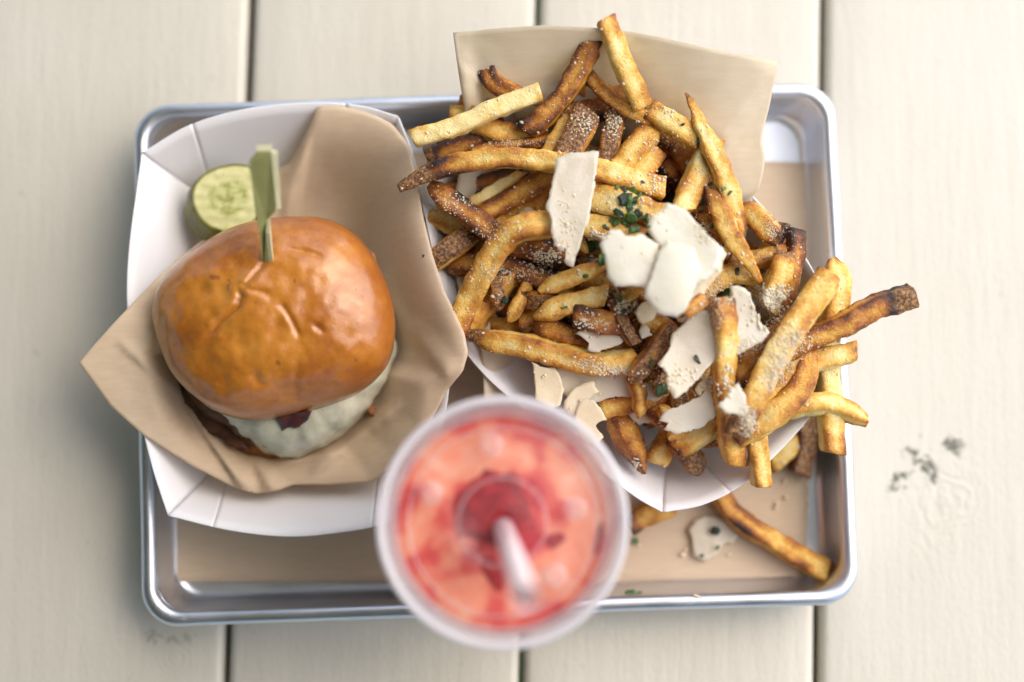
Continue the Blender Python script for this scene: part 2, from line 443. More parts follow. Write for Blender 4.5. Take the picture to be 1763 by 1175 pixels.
pan = thing('sheet_pan', 'silver aluminium sheet pan with rolled rim lying on the planks', 'tray')
RC = .0175
prof = [(.0056, .0235), (.0064, .0225), (.0069, .020), (.0078, .0150), (.0090, .0100), (.0102, .0066), (.0118, .0048), (.0140, .0041), (.05, .0039), (.085, .0039), (.118, .0039)]
prof2 = [(.118, .0031), (.05, .0031), (.0140, .0033), (.0114, .0039), (.0094, .0058), (.0080, .009), (.0068, .0150), (.0059, .020), (.0050, .0228)]
def crad(d): return RC - d * .35 if d < .02 else max(.003, RC - d * .3)
V, Fc = loft([rloop(d, z, crad(d)) for d, z in prof + prof2], True)
mesh('pan_body', V, Fc, M_METAL, pan)
rim = []
for k in range(14):
    a = 2 * math.pi * k / 14
    rim.append(rloop(.0036 - .0036 * math.cos(a), .0258 + .0033 * math.sin(a), RC - (.0036 - .0036 * math.cos(a)) * .6))
V, Fc = loft(rim, True)
mesh('rolled_rim', V, [tuple(reversed(f)) for f in Fc], M_METAL, pan)

# kraft sheet lining the pan
LN = [(279, 250), (1404, 281), (1387, 1004), (278, 1002)]
q = [at(x, y, .0052) for x, y in LN]
gr = []
for i in range(41):
    row = []
    for j in range(41):
        u, v = i / 40, j / 40
        p = q[0].lerp(q[1], u).lerp(q[3].lerp(q[2], u), v)
        p.z = .0054 + .0006 * noise.noise(p * 25) + .0010 * max(0, noise.noise(p * 14 + Vector((3, 1, 0))))
        row.append(p)
    gr.append(row)
V, Fc = sheet(gr, .00015)
tag(mesh('tray_liner', V, Fc, M_LINER), 'flat brown kraft sheet lining the bottom of the metal pan', 'paper')

# ---------------------------------------------------------------- paperboard food boats
def boat(name, label, group, floor, rims, zf, zr, split):
    """floor: four corner pixels; rims: four pixel polylines (corner to corner) of the upper edge;
    split: where along each rim the corner piece meets the side panel (fraction at start, at end)."""
    root = thing(name, label, 'food tray', group)
    fl = [at(x, y, zf) for x, y in floor]
    gr = [[fl[0].lerp(fl[1], i / 10).lerp(fl[3].lerp(fl[2], i / 10), j / 10) for j in range(11)] for i in range(11)]
    mesh('floor_panel', *sheet(gr, .0006), M_BOARD, root)
    for k in range(4):
        rp = crom([at(x, y, zr * .01) for x, y in rims[k]], 61)
        a, b = fl[k], fl[(k + 1) % 4]
        s0, s1 = split[k]
        def piece(nm, i0, i1, u0, u1, off):
            n = max(3, i1 - i0 + 1); g_ = []
            for i in range(n):
                t = i / (n - 1)
                r_ = rp[i0 + round(t * (i1 - i0))]
                base = a.lerp(b, u0 + (u1 - u0) * t)
                col = []
                for j in range(9):
                    f = j / 8
                    p = base.lerp(r_, f)
                    p.z += .0022 * math.sin(math.pi * f) * -1 + off
                    col.append(p)
                g_.append(col)
            # a hairline between neighbouring panels
            if n > 4:
                for e, e2 in ((0, 1), (-1, -2)):
                    g_[e] = [p.lerp(p2, .03) for p, p2 in zip(g_[e], g_[e2])]
            V, Fc = sheet(g_, .0006)
            mesh(nm, V, Fc, M_BOARD, root)
        i0, i1 = round(s0 * 60), round((1 - s1) * 60)
        if i0: piece('corner_panel', 0, i0, 0, .06, .0004)
        piece('side_panel', i0, i1, .06 if i0 else 0, .94 if i1 < 60 else 1, 0)
        if i1 < 60: piece('corner_panel', i1, 60, .94, 1, .0004)
    return root
boat('paper_food_boat', 'white paperboard food boat holding the burger and the pickle slice', 'white paperboard food boats',
     [(345, 335), (645, 310), (672, 780), (378, 798)],
     [[(245, 265), (330, 216), (430, 188), (540, 178), (620, 184), (685, 202)],
      [(685, 202), (712, 275), (738, 400), (762, 540), (769, 690), (716, 880)],
      [(716, 880), (650, 904), (590, 915), (500, 923), (400, 913), (290, 887)],
      [(290, 887), (262, 800), (240, 700), (222, 560), (222, 440), (245, 265)]],
     .0075, 4.5, [(.22, .2), (0, 0), (.18, .19), (0, 0)])
boat('paper_food_boat', 'white paperboard food boat heaped with fries and cheese', 'white paperboard food boats',
     [(1060, 235), (1372, 560), (1150, 765), (822, 385)],
     [[(1062, 110), (1160, 190), (1255, 296), (1330, 378), (1396, 462), (1448, 585)],
      [(1448, 585), (1425, 660), (1385, 728), (1292, 822), (1215, 866), (1141, 881)],
      [(1141, 881), (1085, 848), (960, 750), (830, 640), (772, 540), (728, 350)],
      [(728, 350), (745, 300), (840, 220), (950, 150), (1062, 110)]],
     .0078, 4.8, [(0, 0), (.0, .27), (.0, 0), (0, 0)])

# ---------------------------------------------------------------- deli papers
def inside_walls(z, s): return z
def paper(name, label, cx, cy, zf, outline, m, rings=46, n=220, wrk=.0012, seed=0.0, folds=()):
    """A sheet lying in its boat: flat at the middle, rising to the traced edge.
    outline rows: px, py, height cm, s0 where it starts to rise, s1 where it reaches zm, height zm there."""
    rows = [tuple(r_) + ((.45, 1.0, r_[2]) if len(r_) == 3 else ()) for r_ in outline]
    P = [Vector((r_[0], r_[1], 0)) for r_ in rows] + [Vector((rows[0][0], rows[0][1], 0))]
    D = rows + [rows[0]]
    L = [0.0]
    for a, b in zip(P, P[1:]): L.append(L[-1] + (b - a).length)
    gr = []
    for i in range(n):
        s = L[-1] * i / n; k = 0
        while k < len(P) - 2 and L[k + 1] < s: k += 1
        f = (s - L[k]) / (L[k + 1] - L[k])
        d = [a + (b - a) * f for a, b in zip(D[k], D[k + 1])]
        x, y, zo, s0, s1, zm = d
        line = []
        for j in range(rings + 1):
            t = .02 + .98 * j / rings
            px, py = cx + (x - cx) * t, cy + (y - cy) * t
            if t < s1: z = zf + (zm - zf) * sm(s0, s1, t) if s1 > s0 else zf
            else: z = zm + (zo - zm) * (t - s1) / max(1e-6, 1 - s1)
            p = at(px, py, z * .01)
            up = max(0, min(1, (t - s0 * .6) * 2))
            n1, n2, n3 = (noise.noise(Vector((p.x * f_ + seed, p.y * f_, seed + f_))) for f_ in (24, 52, 110))
            p.z += up * wrk * (1.5 * abs(n1) + .9 * abs(n2) + .35 * abs(n3) - .6)
            for (fx0, fy0, fx1, fy1, amp, wd) in folds:
                ex, ey = fx1 - fx0, fy1 - fy0; l2 = ex * ex + ey * ey
                tt = ((px - fx0) * ex + (py - fy0) * ey) / l2
                if -.05 < tt < 1.05:
                    dd = ((px - fx0) * ey - (py - fy0) * ex) / math.sqrt(l2)
                    fade = min(1, (tt + .05) * 6, (1.05 - tt) * 6)
                    p.z += amp * fade * max(0.0, 1 - abs(dd) / wd) if dd > 0 else amp * fade * max(0.0, 1 - abs(dd) / (wd * .35))
            line.append(p)
        gr.append(line)
    V, Fc = sheet(gr, .00014, True)
    return tag(mesh(name, V, Fc, m), label, 'paper')
paper('deli_paper', 'tan deli paper wrapped under the burger, one corner poking over the pan rim', 480, 590, 1.0, [
    (135, 625, 5.6, .40, .70, 5.2), (190, 700, 5.0, .42, .78, 4.9), (250, 752, 4.6, .45, .90, 4.5), (330, 802, 4.0), (400, 838, 3.5), (440, 851, 3.3), (480, 845, 3.3), (505, 835, 3.2),
    (570, 835, 3.3), (640, 831, 3.6), (690, 800, 4.2), (735, 740, 4.9), (770, 672, 5.4, .45, .9, 5.3), (797, 640, 6.0), (806, 608, 6.2), (800, 575, 6.1), (782, 535, 5.9), (765, 500, 5.8), (745, 440, 5.6), (728, 370, 5.4), (716, 300, 5.2), (704, 250, 5.0), (676, 214, 4.85), (650, 200, 4.75), (620, 190, 4.6), (580, 182, 4.5), (548, 184, 4.4), (530, 220, 3.9), (516, 250, 3.4), (500, 280, 2.9), (478, 292, 2.5),
    (445, 335, 2.2), (400, 372, 2.2), (350, 414, 2.8, .5, 1, 2.8), (300, 452, 3.8, .45, .95, 3.7), (262, 487, 4.9, .45, .9, 4.8), (200, 552, 5.5, .42, .76, 5.1), (160, 596, 5.6, .40, .72, 5.2)], M_KRAFT, wrk=.0007,
    seed=1.3, folds=((437, 785, 470, 850, .0045, 26), (318, 690, 425, 842, .0065, 26), (540, 815, 690, 700, .005, 26), (470, 805, 580, 780, .003, 18), (700, 560, 775, 650, .004, 30), (205, 590, 320, 690, .0025, 18)))
paper('deli_paper', 'pale deli paper standing up behind the fries past the pan rim', 1080, 440, 1.1, [
    (780, 57, 7.0, .35, .72, 5.6), (860, 49, 7.6, .35, .74, 5.7), (940, 44, 7.9, .35, .75, 5.7), (1010, 47, 8.0, .35, .76, 5.7), (1080, 54, 8.0, .35, .75, 5.6), (1140, 65, 8.0, .35, .68, 5.6), (1200, 79, 7.9, .3, .62, 5.6), (1270, 94, 7.6, .3, .55, 5.6), (1340, 107, 7.0, .25, .53, 5.6),
    (1332, 145, 6.6, .25, .55, 5.5), (1325, 185, 6.2, .25, .58, 5.5), (1314, 225, 5.9, .25, .64, 5.5), (1312, 245, 5.8, .25, .7, 5.4), (1318, 268, 5.7, .25, .74, 5.4), (1314, 300, 5.5, .25, .82, 5.3), (1308, 325, 5.3, .3, .9, 5.2), (1296, 340, 5.0), (1285, 400, 4.2), (1260, 520, 2.2), (1200, 640, 1.6), (1080, 705, 1.5), (930, 700, 1.7), (870, 704, 3.2), (834, 700, 4.4),
    (832, 650, 4.6), (828, 600, 4.6), (790, 500, 4.4), (770, 400, 4.4), (790, 300, 4.8), (801, 195, 5.2), (793, 150, 5.9), (787, 110, 6.4)], M_KRAFT_PALE, wrk=.0008, seed=5.1,
    folds=((800, 240, 800, 60, .002, 60), (1230, 250, 1330, 110, .003, 80)))

# ---------------------------------------------------------------- burger
def radial(outline_px, z):
    pts = [at(x, y, z) for x, y in outline_px]
    c = sum(pts, Vector()) / len(pts)
    def rad(th):
        best = 0
        d = Vector((math.cos(th), math.sin(th)))
        for a, b in zip(pts, pts[1:] + pts[:1]):
            ax, ay, bx, by = a.x - c.x, a.y - c.y, b.x - c.x, b.y - c.y
            ex, ey = bx - ax, by - ay
            den = d.x * ey - d.y * ex
            if abs(den) < 1e-12: continue
            t = (ax * ey - ay * ex) / den
            u = (ax * d.y - ay * d.x) / den
            if t > 0 and -1e-6 <= u <= 1 + 1e-6: best = max(best, t)
        return best
    return c, rad
def smooth_rad(rad, n, it=3):
    v = [rad(2 * math.pi * i / n) for i in range(n)]
    for _ in range(it): v = [(v[i - 1] + 2 * v[i] + v[(i + 1) % n]) / 4 for i in range(n)]
    return v
burger = thing('cheeseburger', 'cheeseburger with shiny brown bun and melted white cheese in the paper', 'burger')
BUN = [(261, 530), (268, 500), (290, 468), (320, 440), (355, 415), (395, 394), (440, 380), (490, 374), (540, 373), (575, 380), (610, 400), (636, 430), (656, 465), (671, 500), (681, 540), (681, 580), (673, 620), (656, 645), (630, 668), (600, 685), (560, 701), (510, 714), (460, 724), (420, 724), (385, 714), (350, 692), (320, 667), (295, 637), (280, 600), (268, 570)]
bc, brad = radial(BUN, .053)
NB = 240
br = smooth_rad(brad, NB, 14)
apex = at(478, 500, .082)
creases = [([(456, 452), (440, 470), (424, 490), (414, 496)], .0011, .0011), ([(411, 497), (416, 512), (410, 528), (395, 540), (376, 556), (364, 572), (344, 586)], .0017, .0014), ([(424, 499), (448, 503), (470, 508)], .0007, .0013), ([(484, 524), (494, 536), (508, 562), (516, 585)], .0008, .0012),
           ([(492, 427), (525, 432), (556, 442)], .0008, .0012), ([(512, 620), (506, 650), (502, 690)], .0005, .0016), ([(436, 640), (446, 668)], .0013, .0030), ([(382, 640), (384, 690)], .0004, .002), ([(330, 655), (360, 690)], .0007, .003), ([(400, 505), (340, 500), (300, 505)], .0006, .003), ([(585, 410), (610, 440), (640, 470)], .0009, .004), ([(540, 560), (560, 572)], .0008, .0013)]
cz = [([at(x, y, .080) for x, y in c], dp, wd) for c, dp, wd in creases]
def crease(p):
    s = 0.0
    for pl, dp, wd in cz:
        best = 1e9
        for i, (a, b) in enumerate(zip(pl, pl[1:])):
            e = Vector((b.x - a.x, b.y - a.y)); q_ = Vector((p.x - a.x, p.y - a.y))
            t = min(1, max(0, q_.dot(e) / e.length_squared)); dv = q_ - e * t
            sg = e.x * q_.y - e.y * q_.x
            end = (i + t) / (len(pl) - 1)
            wt = min(1, end * 5 + .25, (1 - end) * 4 + .05)
            if dv.length < best: best, bs, bw = dv.length, sg, wt
        if best < wd * 5:
            s -= 1.0 * dp * bw * math.exp(-(best / wd) ** 2)
            s += .32 * dp * bw * math.exp(-((best - 2.0 * wd) / (1.3 * wd)) ** 2) * (1 if bs < 0 else .3)
    return s
V, Fc, E, BK = [], [], [], []
NR = 118
ZB, ZT = .0508, .0318
for j in range(NR + 1):
    for i in range(NB):
        th = 2 * math.pi * i / NB
        if j <= 96:
            u = j / 96                                     # apex to widest
            s = math.sin(u * math.pi / 2) ** .96
            zz = max(0.0, math.cos(u * math.pi / 2)) ** .80
            edge = sm(.80, 1.0, u) * .55
        else:
            u = (j - 96) / (NR - 96)                       # tuck under
            s = 1 - .16 * u - .55 * max(0, u - .45)
            zz = -.26 * math.sin(min(1, u * 1.6) * math.pi / 2)
            edge = .55 + .45 * sm(0, .4, u)
        r_ = br[i]
        x = bc.x + r_ * s * math.cos(th); y = bc.y + r_ * s * math.sin(th)
        k = 1 - s
        x += (apex.x - bc.x) * k * .35; y += (apex.y - bc.y) * k * .35
        # the crust sags unevenly round the edge
        rimz = ZB + (.003 * math.sin(th * 2 + .6) + .002 * math.sin(3 * th + 2)) * min(1, s) ** 3
        z = rimz + ZT * zz
        p = Vector((x, y, z))
        lump = .0014 * noise.noise(p * 34) + .0012 * noise.noise(p * 85 + Vector((3, 3, 3))) + .0005 * noise.noise(p * 190)
        z += lump * (.4 + .6 * max(0, zz))
        if zz > .1: z += crease(p) * min(1, zz * 3)
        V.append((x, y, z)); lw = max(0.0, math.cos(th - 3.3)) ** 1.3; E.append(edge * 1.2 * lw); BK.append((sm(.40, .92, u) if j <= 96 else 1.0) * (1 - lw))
for j in range(1, NR):
    for i in range(NB):
        a, b = j * NB + i, j * NB + (i + 1) % NB
        Fc.append((a, a + NB, b + NB, b))
Fc += [(0, NB + i, NB + (i + 1) % NB) for i in range(NB)]
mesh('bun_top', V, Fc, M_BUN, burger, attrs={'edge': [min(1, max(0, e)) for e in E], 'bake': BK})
V0 = V
def slab(name, outl, zlev, prof, m, amp=.0012, n=120, parent=burger, seed=0.0, fr=60):
    """A rounded slab: prof rows are (share of the outline radius, height in metres)."""
    c, rd = radial(outl, zlev); rr = smooth_rad(rd, n, 2)
    V, Fc = [], []
    for s, z in prof:
        for i in range(n):
            th = 2 * math.pi * i / n
            p = Vector((c.x + rr[i] * s * math.cos(th), c.y + rr[i] * s * math.sin(th), z))
            k = noise.noise(p * fr + Vector((seed, 0, seed))) + .5 * noise.noise(p * fr * 2.7 + Vector((seed, 2, seed)))
            p += Vector((math.cos(th) * amp * k * (s > .7), math.sin(th) * amp * k * (s > .7), amp * .8 * k))
            V.append(p)
    for j in range(len(prof) - 1):
        for i in range(n):
            a, b = j * n + i, j * n + (i + 1) % n
            Fc.append((a, a + n, b + n, b))
    return mesh(name, V, Fc, m, parent)
MELT = [(300, 560), (330, 480), (420, 430), (540, 425), (630, 470), (668, 540), (684, 590), (680, 615), (664, 650), (640, 695), (608, 735), (575, 758), (545, 776), (510, 786), (470, 786), (440, 772), (412, 742), (385, 724), (345, 700), (318, 660)]
slab('melted_cheese', MELT, .033, [(0.02, .052), (.6, .051), (.80, .048), (.90, .043), (.96, .0375), (1.0, .032), (1.0, .0275), (.965, .026), (.9, .0265)], M_MELT, .0022, 160, seed=2.0, fr=75)
PAT = [(305, 560), (335, 480), (420, 435), (540, 430), (625, 470), (660, 540), (672, 610), (650, 670), (610, 722), (560, 758), (500, 774), (440, 766), (390, 735), (345, 705), (312, 650)]
slab('beef_patty', PAT, .03, [(.02, .042), (.9, .041), (.985, .037), (1.0, .031), (.97, .0245), (.9, .0235)], M_PATTY, .0018, 110, seed=4.0, fr=110)
BOT = [(285, 560), (320, 470), (420, 430), (540, 430), (620, 470), (660, 550), (664, 620), (645, 680), (600, 738), (550, 772), (500, 793), (462, 797), (425, 786), (375, 760), (335, 725), (305, 690), (287, 640)]
slab('bun_bottom', BOT, .02, [(.02, .0275), (.9, .0275), (.975, .0255), (1.0, .021), (.985, .015), (.93, .0115), (.5, .011), (.02, .011)], M_TOAST, .0012, 120, seed=6.0, fr=70)
# burnt bacon end poking from under the bun
bp = [(478, 715), (538, 706), (530, 722), (515, 735), (505, 737), (498, 734), (486, 743), (481, 732)]
def flake(outl, zc, thick, gx_=0.0, gy_=0.0, curl=0.0, jag=.0006, seed=0.0, sub=5):
    """A thin broken flake: traced outline in pixels, mean height in cm, slopes in cm per 100 px."""
    cx = sum(p[0] for p in outl) / len(outl); cy = sum(p[1] for p in outl) / len(outl)
    O = []
    for a, b in zip(outl, outl[1:] + outl[:1]):
        k = max(2, int(math.hypot(b[0] - a[0], b[1] - a[1]) / sub))
        for i in range(k): O.append((a[0] + (b[0] - a[0]) * i / k, a[1] + (b[1] - a[1]) * i / k))
    O2 = list(O)
    for _ in range(14): O2 = [((O2[i - 1][0] + O2[i][0] + O2[(i + 1) % len(O2)][0]) / 3, (O2[i - 1][1] + O2[i][1] + O2[(i + 1) % len(O2)][1]) / 3) for i in range(len(O2))]
    def hgt(x, y): return zc + gx_ * (x - cx) / 100 + gy_ * (y - cy) / 100 + curl * (((x - cx) ** 2 + (y - cy) ** 2) / 2500.0)
    rings = (.06, .35, .65, .88, 1.0)
    n = len(O); top, bot = [], []
    for s in rings:
        for i in range(n):
            q_ = s ** 6; x = O[i][0] * q_ + O2[i][0] * (1 - q_); y = O[i][1] * q_ + O2[i][1] * (1 - q_)
            X, Y = cx + (x - cx) * s, cy + (y - cy) * s
            p = ac(X, Y, hgt(X, Y))
            kx = noise.noise(Vector((x * .09 + seed, y * .09, seed))); k2 = noise.noise(Vector((x * .3 + seed, y * .3, 4)))
            if s == 1.0: p += Vector((kx, k2, 0)) * jag
            p.z += min(1, s * 1.3) * (.0008 * noise.noise(p * 110 + Vector((seed, 0, 0))) + .0003 * max(0, s - .4) * noise.noise(p * 320))
            top.append(p); bot.append(p - Vector((0, 0, thick * (1 if s < 1 else .75))))
    V = top + bot; N = len(top); Fc = []
    for j in range(len(rings) - 1):
        for i in range(n):
            a, b = j * n + i, j * n + (i + 1) % n
            Fc += [(a, a + n, b + n, b), (N + b, N + b + n, N + a + n, N + a)]
    j = (len(rings) - 1) * n
    for i in range(n):
        a, b = j + i, j + (i + 1) % n
        Fc.append((a, N + a, N + b, b))
    Fc += [tuple(range(n)), tuple(reversed(range(N, N + n)))]
    # keep faces outward whichever way the outline was traced
    area = sum(O[i][0] * O[(i + 1) % n][1] - O[(i + 1) % n][0] * O[i][1] for i in range(n))
    if area > 0: Fc = [tuple(reversed(f)) for f in Fc]
    return V, Fc
mesh('bacon_piece', *flake(bp, 5.25, .0026, 0, -1.6, 0, .0008, 3.0), M_BACON, burger)
for k, (o_, zc, gx_, gy_) in enumerate([([(296, 640), (312, 655), (340, 695), (372, 725), (410, 752), (428, 775), (400, 770), (362, 748), (330, 715), (305, 680)], 3.2, .3, .2), ([(632, 690), (646, 700), (644, 716), (634, 712)], 2.9, 0, 0), ([(628, 430), (646, 438), (650, 452), (636, 450)], 4.6, 0, 0)]):
    mesh('bacon_piece' if k == 0 else 'bread_crumb', *flake(o_, zc, .003, gx_, gy_, 0, .0012, 8.0 + k), M_PATTY if k == 0 else M_TOAST, burger)

# bamboo paddle pick
pick = thing('bamboo_pick', 'green bamboo paddle pick stuck upright in the bun', 'food pick')
zb, zt = .0795, .1100
stick_a, stick_b, top_l, top_r = at(460, 468, zb - .012), at(452, 372, .0935), None, None
def prism(P, n_, t):
    V = [Vector(p) + n_ * (t / 2) for p in P] + [Vector(p) - n_ * (t / 2) for p in P]
    k = len(P)
    Fc = [tuple(range(k)), tuple(reversed(range(k, 2 * k)))] + [(i, k + i, k + (i + 1) % k, (i + 1) % k) for i in range(k)]
    return V, Fc
pb = [at(454, 467, zb - .006), at(447, 400, .0905), at(441, 368, .0945), at(429, 279, zt), at(444, 262, zt + .001), at(466, 261, zt + .001), at(475, 358, .0960), at(474, 363, .0945), at(459, 377, .0925), at(458, 400, .0905), at(466, 467, zb - .006)]
nrm_ = (pb[3] - pb[0]).cross(pb[6] - pb[2]).normalized()
mesh('paddle', *prism(pb, nrm_, .0022), M_BAMBOO, pick, False)
# pale cut edge down the right side
ed = [pb[10], pb[9], pb[8]]
off = Vector((.0007, 0, .0002))
mesh('cut_edge', *prism([pb[6] + off * .4, pb[5] + off * .4, pb[5] + off * 3.6 + Vector((0, 0, -.001)), pb[6] + off * 3.0 + Vector((0, 0, -.001))], nrm_, .0019), M_BAMBOO_PALE, pick, False)
mesh('cut_edge', *prism([pb[10], pb[9], pb[8], pb[8] + off * 2.0, pb[9] + off * 2.4, pb[10] + off * 2.4], nrm_, .0018), M_BAMBOO_PALE, pick, False)
tp = [pb[4], pb[5], pb[5] + Vector((.0006, .0026, .0003)), pb[4] + Vector((-.0006, .0026, .0003))]
mesh('cut_edge', *prism(tp, Vector((0, .1, 1)).normalized(), .0012), M_BAMBOO_PALE, pick, False)

# pickle slice
pk = [(325, 338), (330, 315), (346, 297), (374, 284), (405, 279), (436, 284), (458, 302), (466, 332), (460, 362), (440, 386), (412, 401), (388, 404), (362, 394), (343, 379), (331, 360)]
c, rd = radial(pk, .036); rr = smooth_rad(rd, 96, 2)
V, Fc, A = [], [], []
pr = [(s / 24, 0) for s in range(1, 24)] + [(.975, 0), (1.0, -.0008), (1.035, -.003), (1.05, -.006), (1.03, -.009), (.97, -.0105), (.5, -.0105), (.05, -.0105)]
for s, dz in pr:
    for i in range(96):
        th = 2 * math.pi * i / 96
        x, y = rr[i] * s * math.cos(th), rr[i] * s * math.sin(th)
        ridge = .00013 * math.sin((y + .05 * x) * 2 * math.pi / .0052) if dz > -.001 else 0
        bump_ = .0008 * noise.noise(Vector((x * 160, y * 160, dz * 300))) if dz < -.0005 else 0
        z = .0355 + dz + ridge + .00035 * noise.noise(Vector((x * 200, y * 200, 3))) + x * .12 - y * .10
        sh = -dz * .55
        V.append((c.x + (x + bump_ * math.cos(th)) - sh * .9, c.y + y + bump_ * math.sin(th) - sh * .9, z)); A.append(min(1.0, s) if dz > -.0005 else 1.0)
for j in range(len(pr) - 1):
    for i in range(96):
        a, b = j * 96 + i, j * 96 + (i + 1) % 96
        Fc.append((a, a + 96, b + 96, b))
Fc += [tuple(range(96)), tuple(reversed(range((len(pr) - 1) * 96, len(pr) * 96)))]
tag(mesh('pickle_slice', V, Fc, M_PICKLE, attrs={'rad': A}), 'ridge cut green pickle slice leaning in the white boat behind the bun', 'pickle')

# ---------------------------------------------------------------- fries
def fry_mesh(P, wid, tone, d0=0.0, d1=0.0, ends='bb', skin=0.0, seed=0, up=None):
    rg = random.Random(seed)
    L = sum((b - a).length for a, b in zip(P, P[1:]))
    n = max(12, int(L / .0018)); C = crom(P, n); K = 24
    hw = wid * .5 / 1.04; hh = hw * rg.uniform(.80, 1.0)
    tw0, tw1 = rg.uniform(-.45, .45), rg.uniform(-.30, .30)
    V, Fc, B, S = [], [], [], []
    ph = rg.uniform(0, 60)
    rows = []
    for i in range(n):
        f = i / (n - 1)
        k = 1.0
        k2 = 1.0
        for e_, fe in ((ends[0], f), (ends[1], 1 - f)):
            if e_ == 'p': k *= .42 + .58 * min(1, fe / .20) ** .8; k2 *= .50 + .50 * min(1, fe / .16)
            if e_ == 'q': k *= .16 + .84 * min(1, fe / .42) ** .8; k2 *= .25 + .75 * min(1, fe / .35)
        k *= 1 + .13 * noise.noise(Vector((f * L * 55, ph, 0))) + .06 * noise.noise(Vector((f * L * 160, ph, 0)))
        k2 *= 1 + .12 * noise.noise(Vector((f * L * 55, ph, 9)))
        wob = Vector((noise.noise(Vector((f * L * 45, ph, 3))), noise.noise(Vector((f * L * 45, ph, 5))), noise.noise(Vector((f * L * 45, ph, 7))))) * .0011
        rows.append((C[i] + wob, f, k, k2))
    # blunt ends: one more ring close to the tip
    T0 = (C[1] - C[0]).normalized(); T1 = (C[-1] - C[-2]).normalized()
    rows = [(rows[0][0] - T0 * .0005, 0, rows[0][2] * .86, rows[0][3] * .86)] + rows + [(rows[-1][0] + T1 * .0005, 1, rows[-1][2] * .86, rows[-1][3] * .86)]
    m = len(rows)
    cut0, cut1 = rg.uniform(-.5, .5), rg.uniform(-.5, .5)
    for i, (c_, f, k, k2) in enumerate(rows):
        a, b = rows[max(0, i - 1)][0], rows[min(m - 1, i + 1)][0]
        T = (b - a).normalized()
        Sd = T.cross(Vector((0, 0, 1)))
        Sd = Sd.normalized() if Sd.length > .05 else Vector((1, 0, 0))
        N = Sd.cross(T)
        tw = tw0 + tw1 * f
        for q_ in range(K):
            th = 2 * math.pi * (q_ + .5) / K
            cs, sn = math.cos(th), math.sin(th)
            r_ = (abs(cs) ** 9 + abs(sn) ** 9) ** (-1 / 9)
            r_ *= 1 - .07 * (1 - abs(math.sin(2 * th))) * (.5 + noise.noise(Vector((f * L * 90 + ph, round(th / (math.pi / 2)) * 7.0, 1))))
            lx, ly = hw * k * r_ * cs, hh * k2 * r_ * sn
            ax, ay = lx * math.cos(tw) - ly * math.sin(tw), lx * math.sin(tw) + ly * math.cos(tw)
            p = c_ + Sd * ax + N * ay
            # slanted cut at the ends
            if f < .06: p += T * (ax * cut0 * (1 - f / .06))
            if f > .94: p += T * (ax * cut1 * (1 - (1 - f) / .06))
            nn = noise.noise(Vector((p.x * 210 + ph, p.y * 210, p.z * 210)))
            n2 = noise.noise(Vector((p.x * 560 + ph, p.y * 560, p.z * 560)))
            p += (Sd * ax + N * ay).normalized() * (.00080 * nn + .00048 * n2)
            V.append(p)
            corner = abs(math.sin(2 * th)) ** 2.2
            big = noise.noise(Vector((p.x * 55 + ph, p.y * 55, p.z * 55)))
            br_ = tone + .34 * corner * (.30 + 1.1 * max(0, .45 + big)) - .11 + .15 * big
            br_ += .14 * (sm(.10, 0, f) if False else max(0, 1 - f / .07)) + .14 * max(0, 1 - (1 - f) / .07)
            br_ += d0 * (1 - sm(.08, .30, f)) * .7 + d1 * (1 - sm(.08, .30, 1 - f)) * .7
            B.append(min(1, max(0, br_)))
            sk = 0.0
            if skin > 0 and sn > .74: sk = skin
            sk = max(sk, d0 * (1 - sm(.05, .24, f)) * (1 if sn > -.3 else .3), d1 * (1 - sm(.05, .24, 1 - f)) * (1 if sn > -.3 else .3))
            S.append(min(1, sk))
    for i in range(m - 1):
        for q_ in range(K):
            a, b = i * K + q_, i * K + (q_ + 1) % K
            Fc.append((a, b, b + K, a + K))
    V += [rows[0][0] - T0 * .0002, rows[-1][0] + T1 * .0002]
    B += [min(1, tone + .1), min(1, tone + .1)]; S += [d0, d1]
    a, b = len(V) - 2, len(V) - 1
    for q_ in range(K):
        Fc.append((a, (q_ + 1) % K, q_)); Fc.append((b, (m - 1) * K + q_, (m - 1) * K + (q_ + 1) % K))
    Fc = [tuple(reversed(f)) for f in Fc]
    return V, Fc, {'brown': B, 'skin': S}
ALLV, ALLF = [], []
def collect(V, Fc):
    o = len(ALLV); ALLV.extend(Vector(v) for v in V); ALLF.extend(tuple(i + o for i in f) for f in Fc)
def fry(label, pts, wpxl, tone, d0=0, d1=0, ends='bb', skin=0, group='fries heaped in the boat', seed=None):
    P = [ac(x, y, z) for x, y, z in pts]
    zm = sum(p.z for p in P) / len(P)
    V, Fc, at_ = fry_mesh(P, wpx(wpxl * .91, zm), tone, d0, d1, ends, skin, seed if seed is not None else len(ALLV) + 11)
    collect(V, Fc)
    return tag(mesh('fry', V, Fc, M_FRY, attrs=at_), label, 'fry', group)

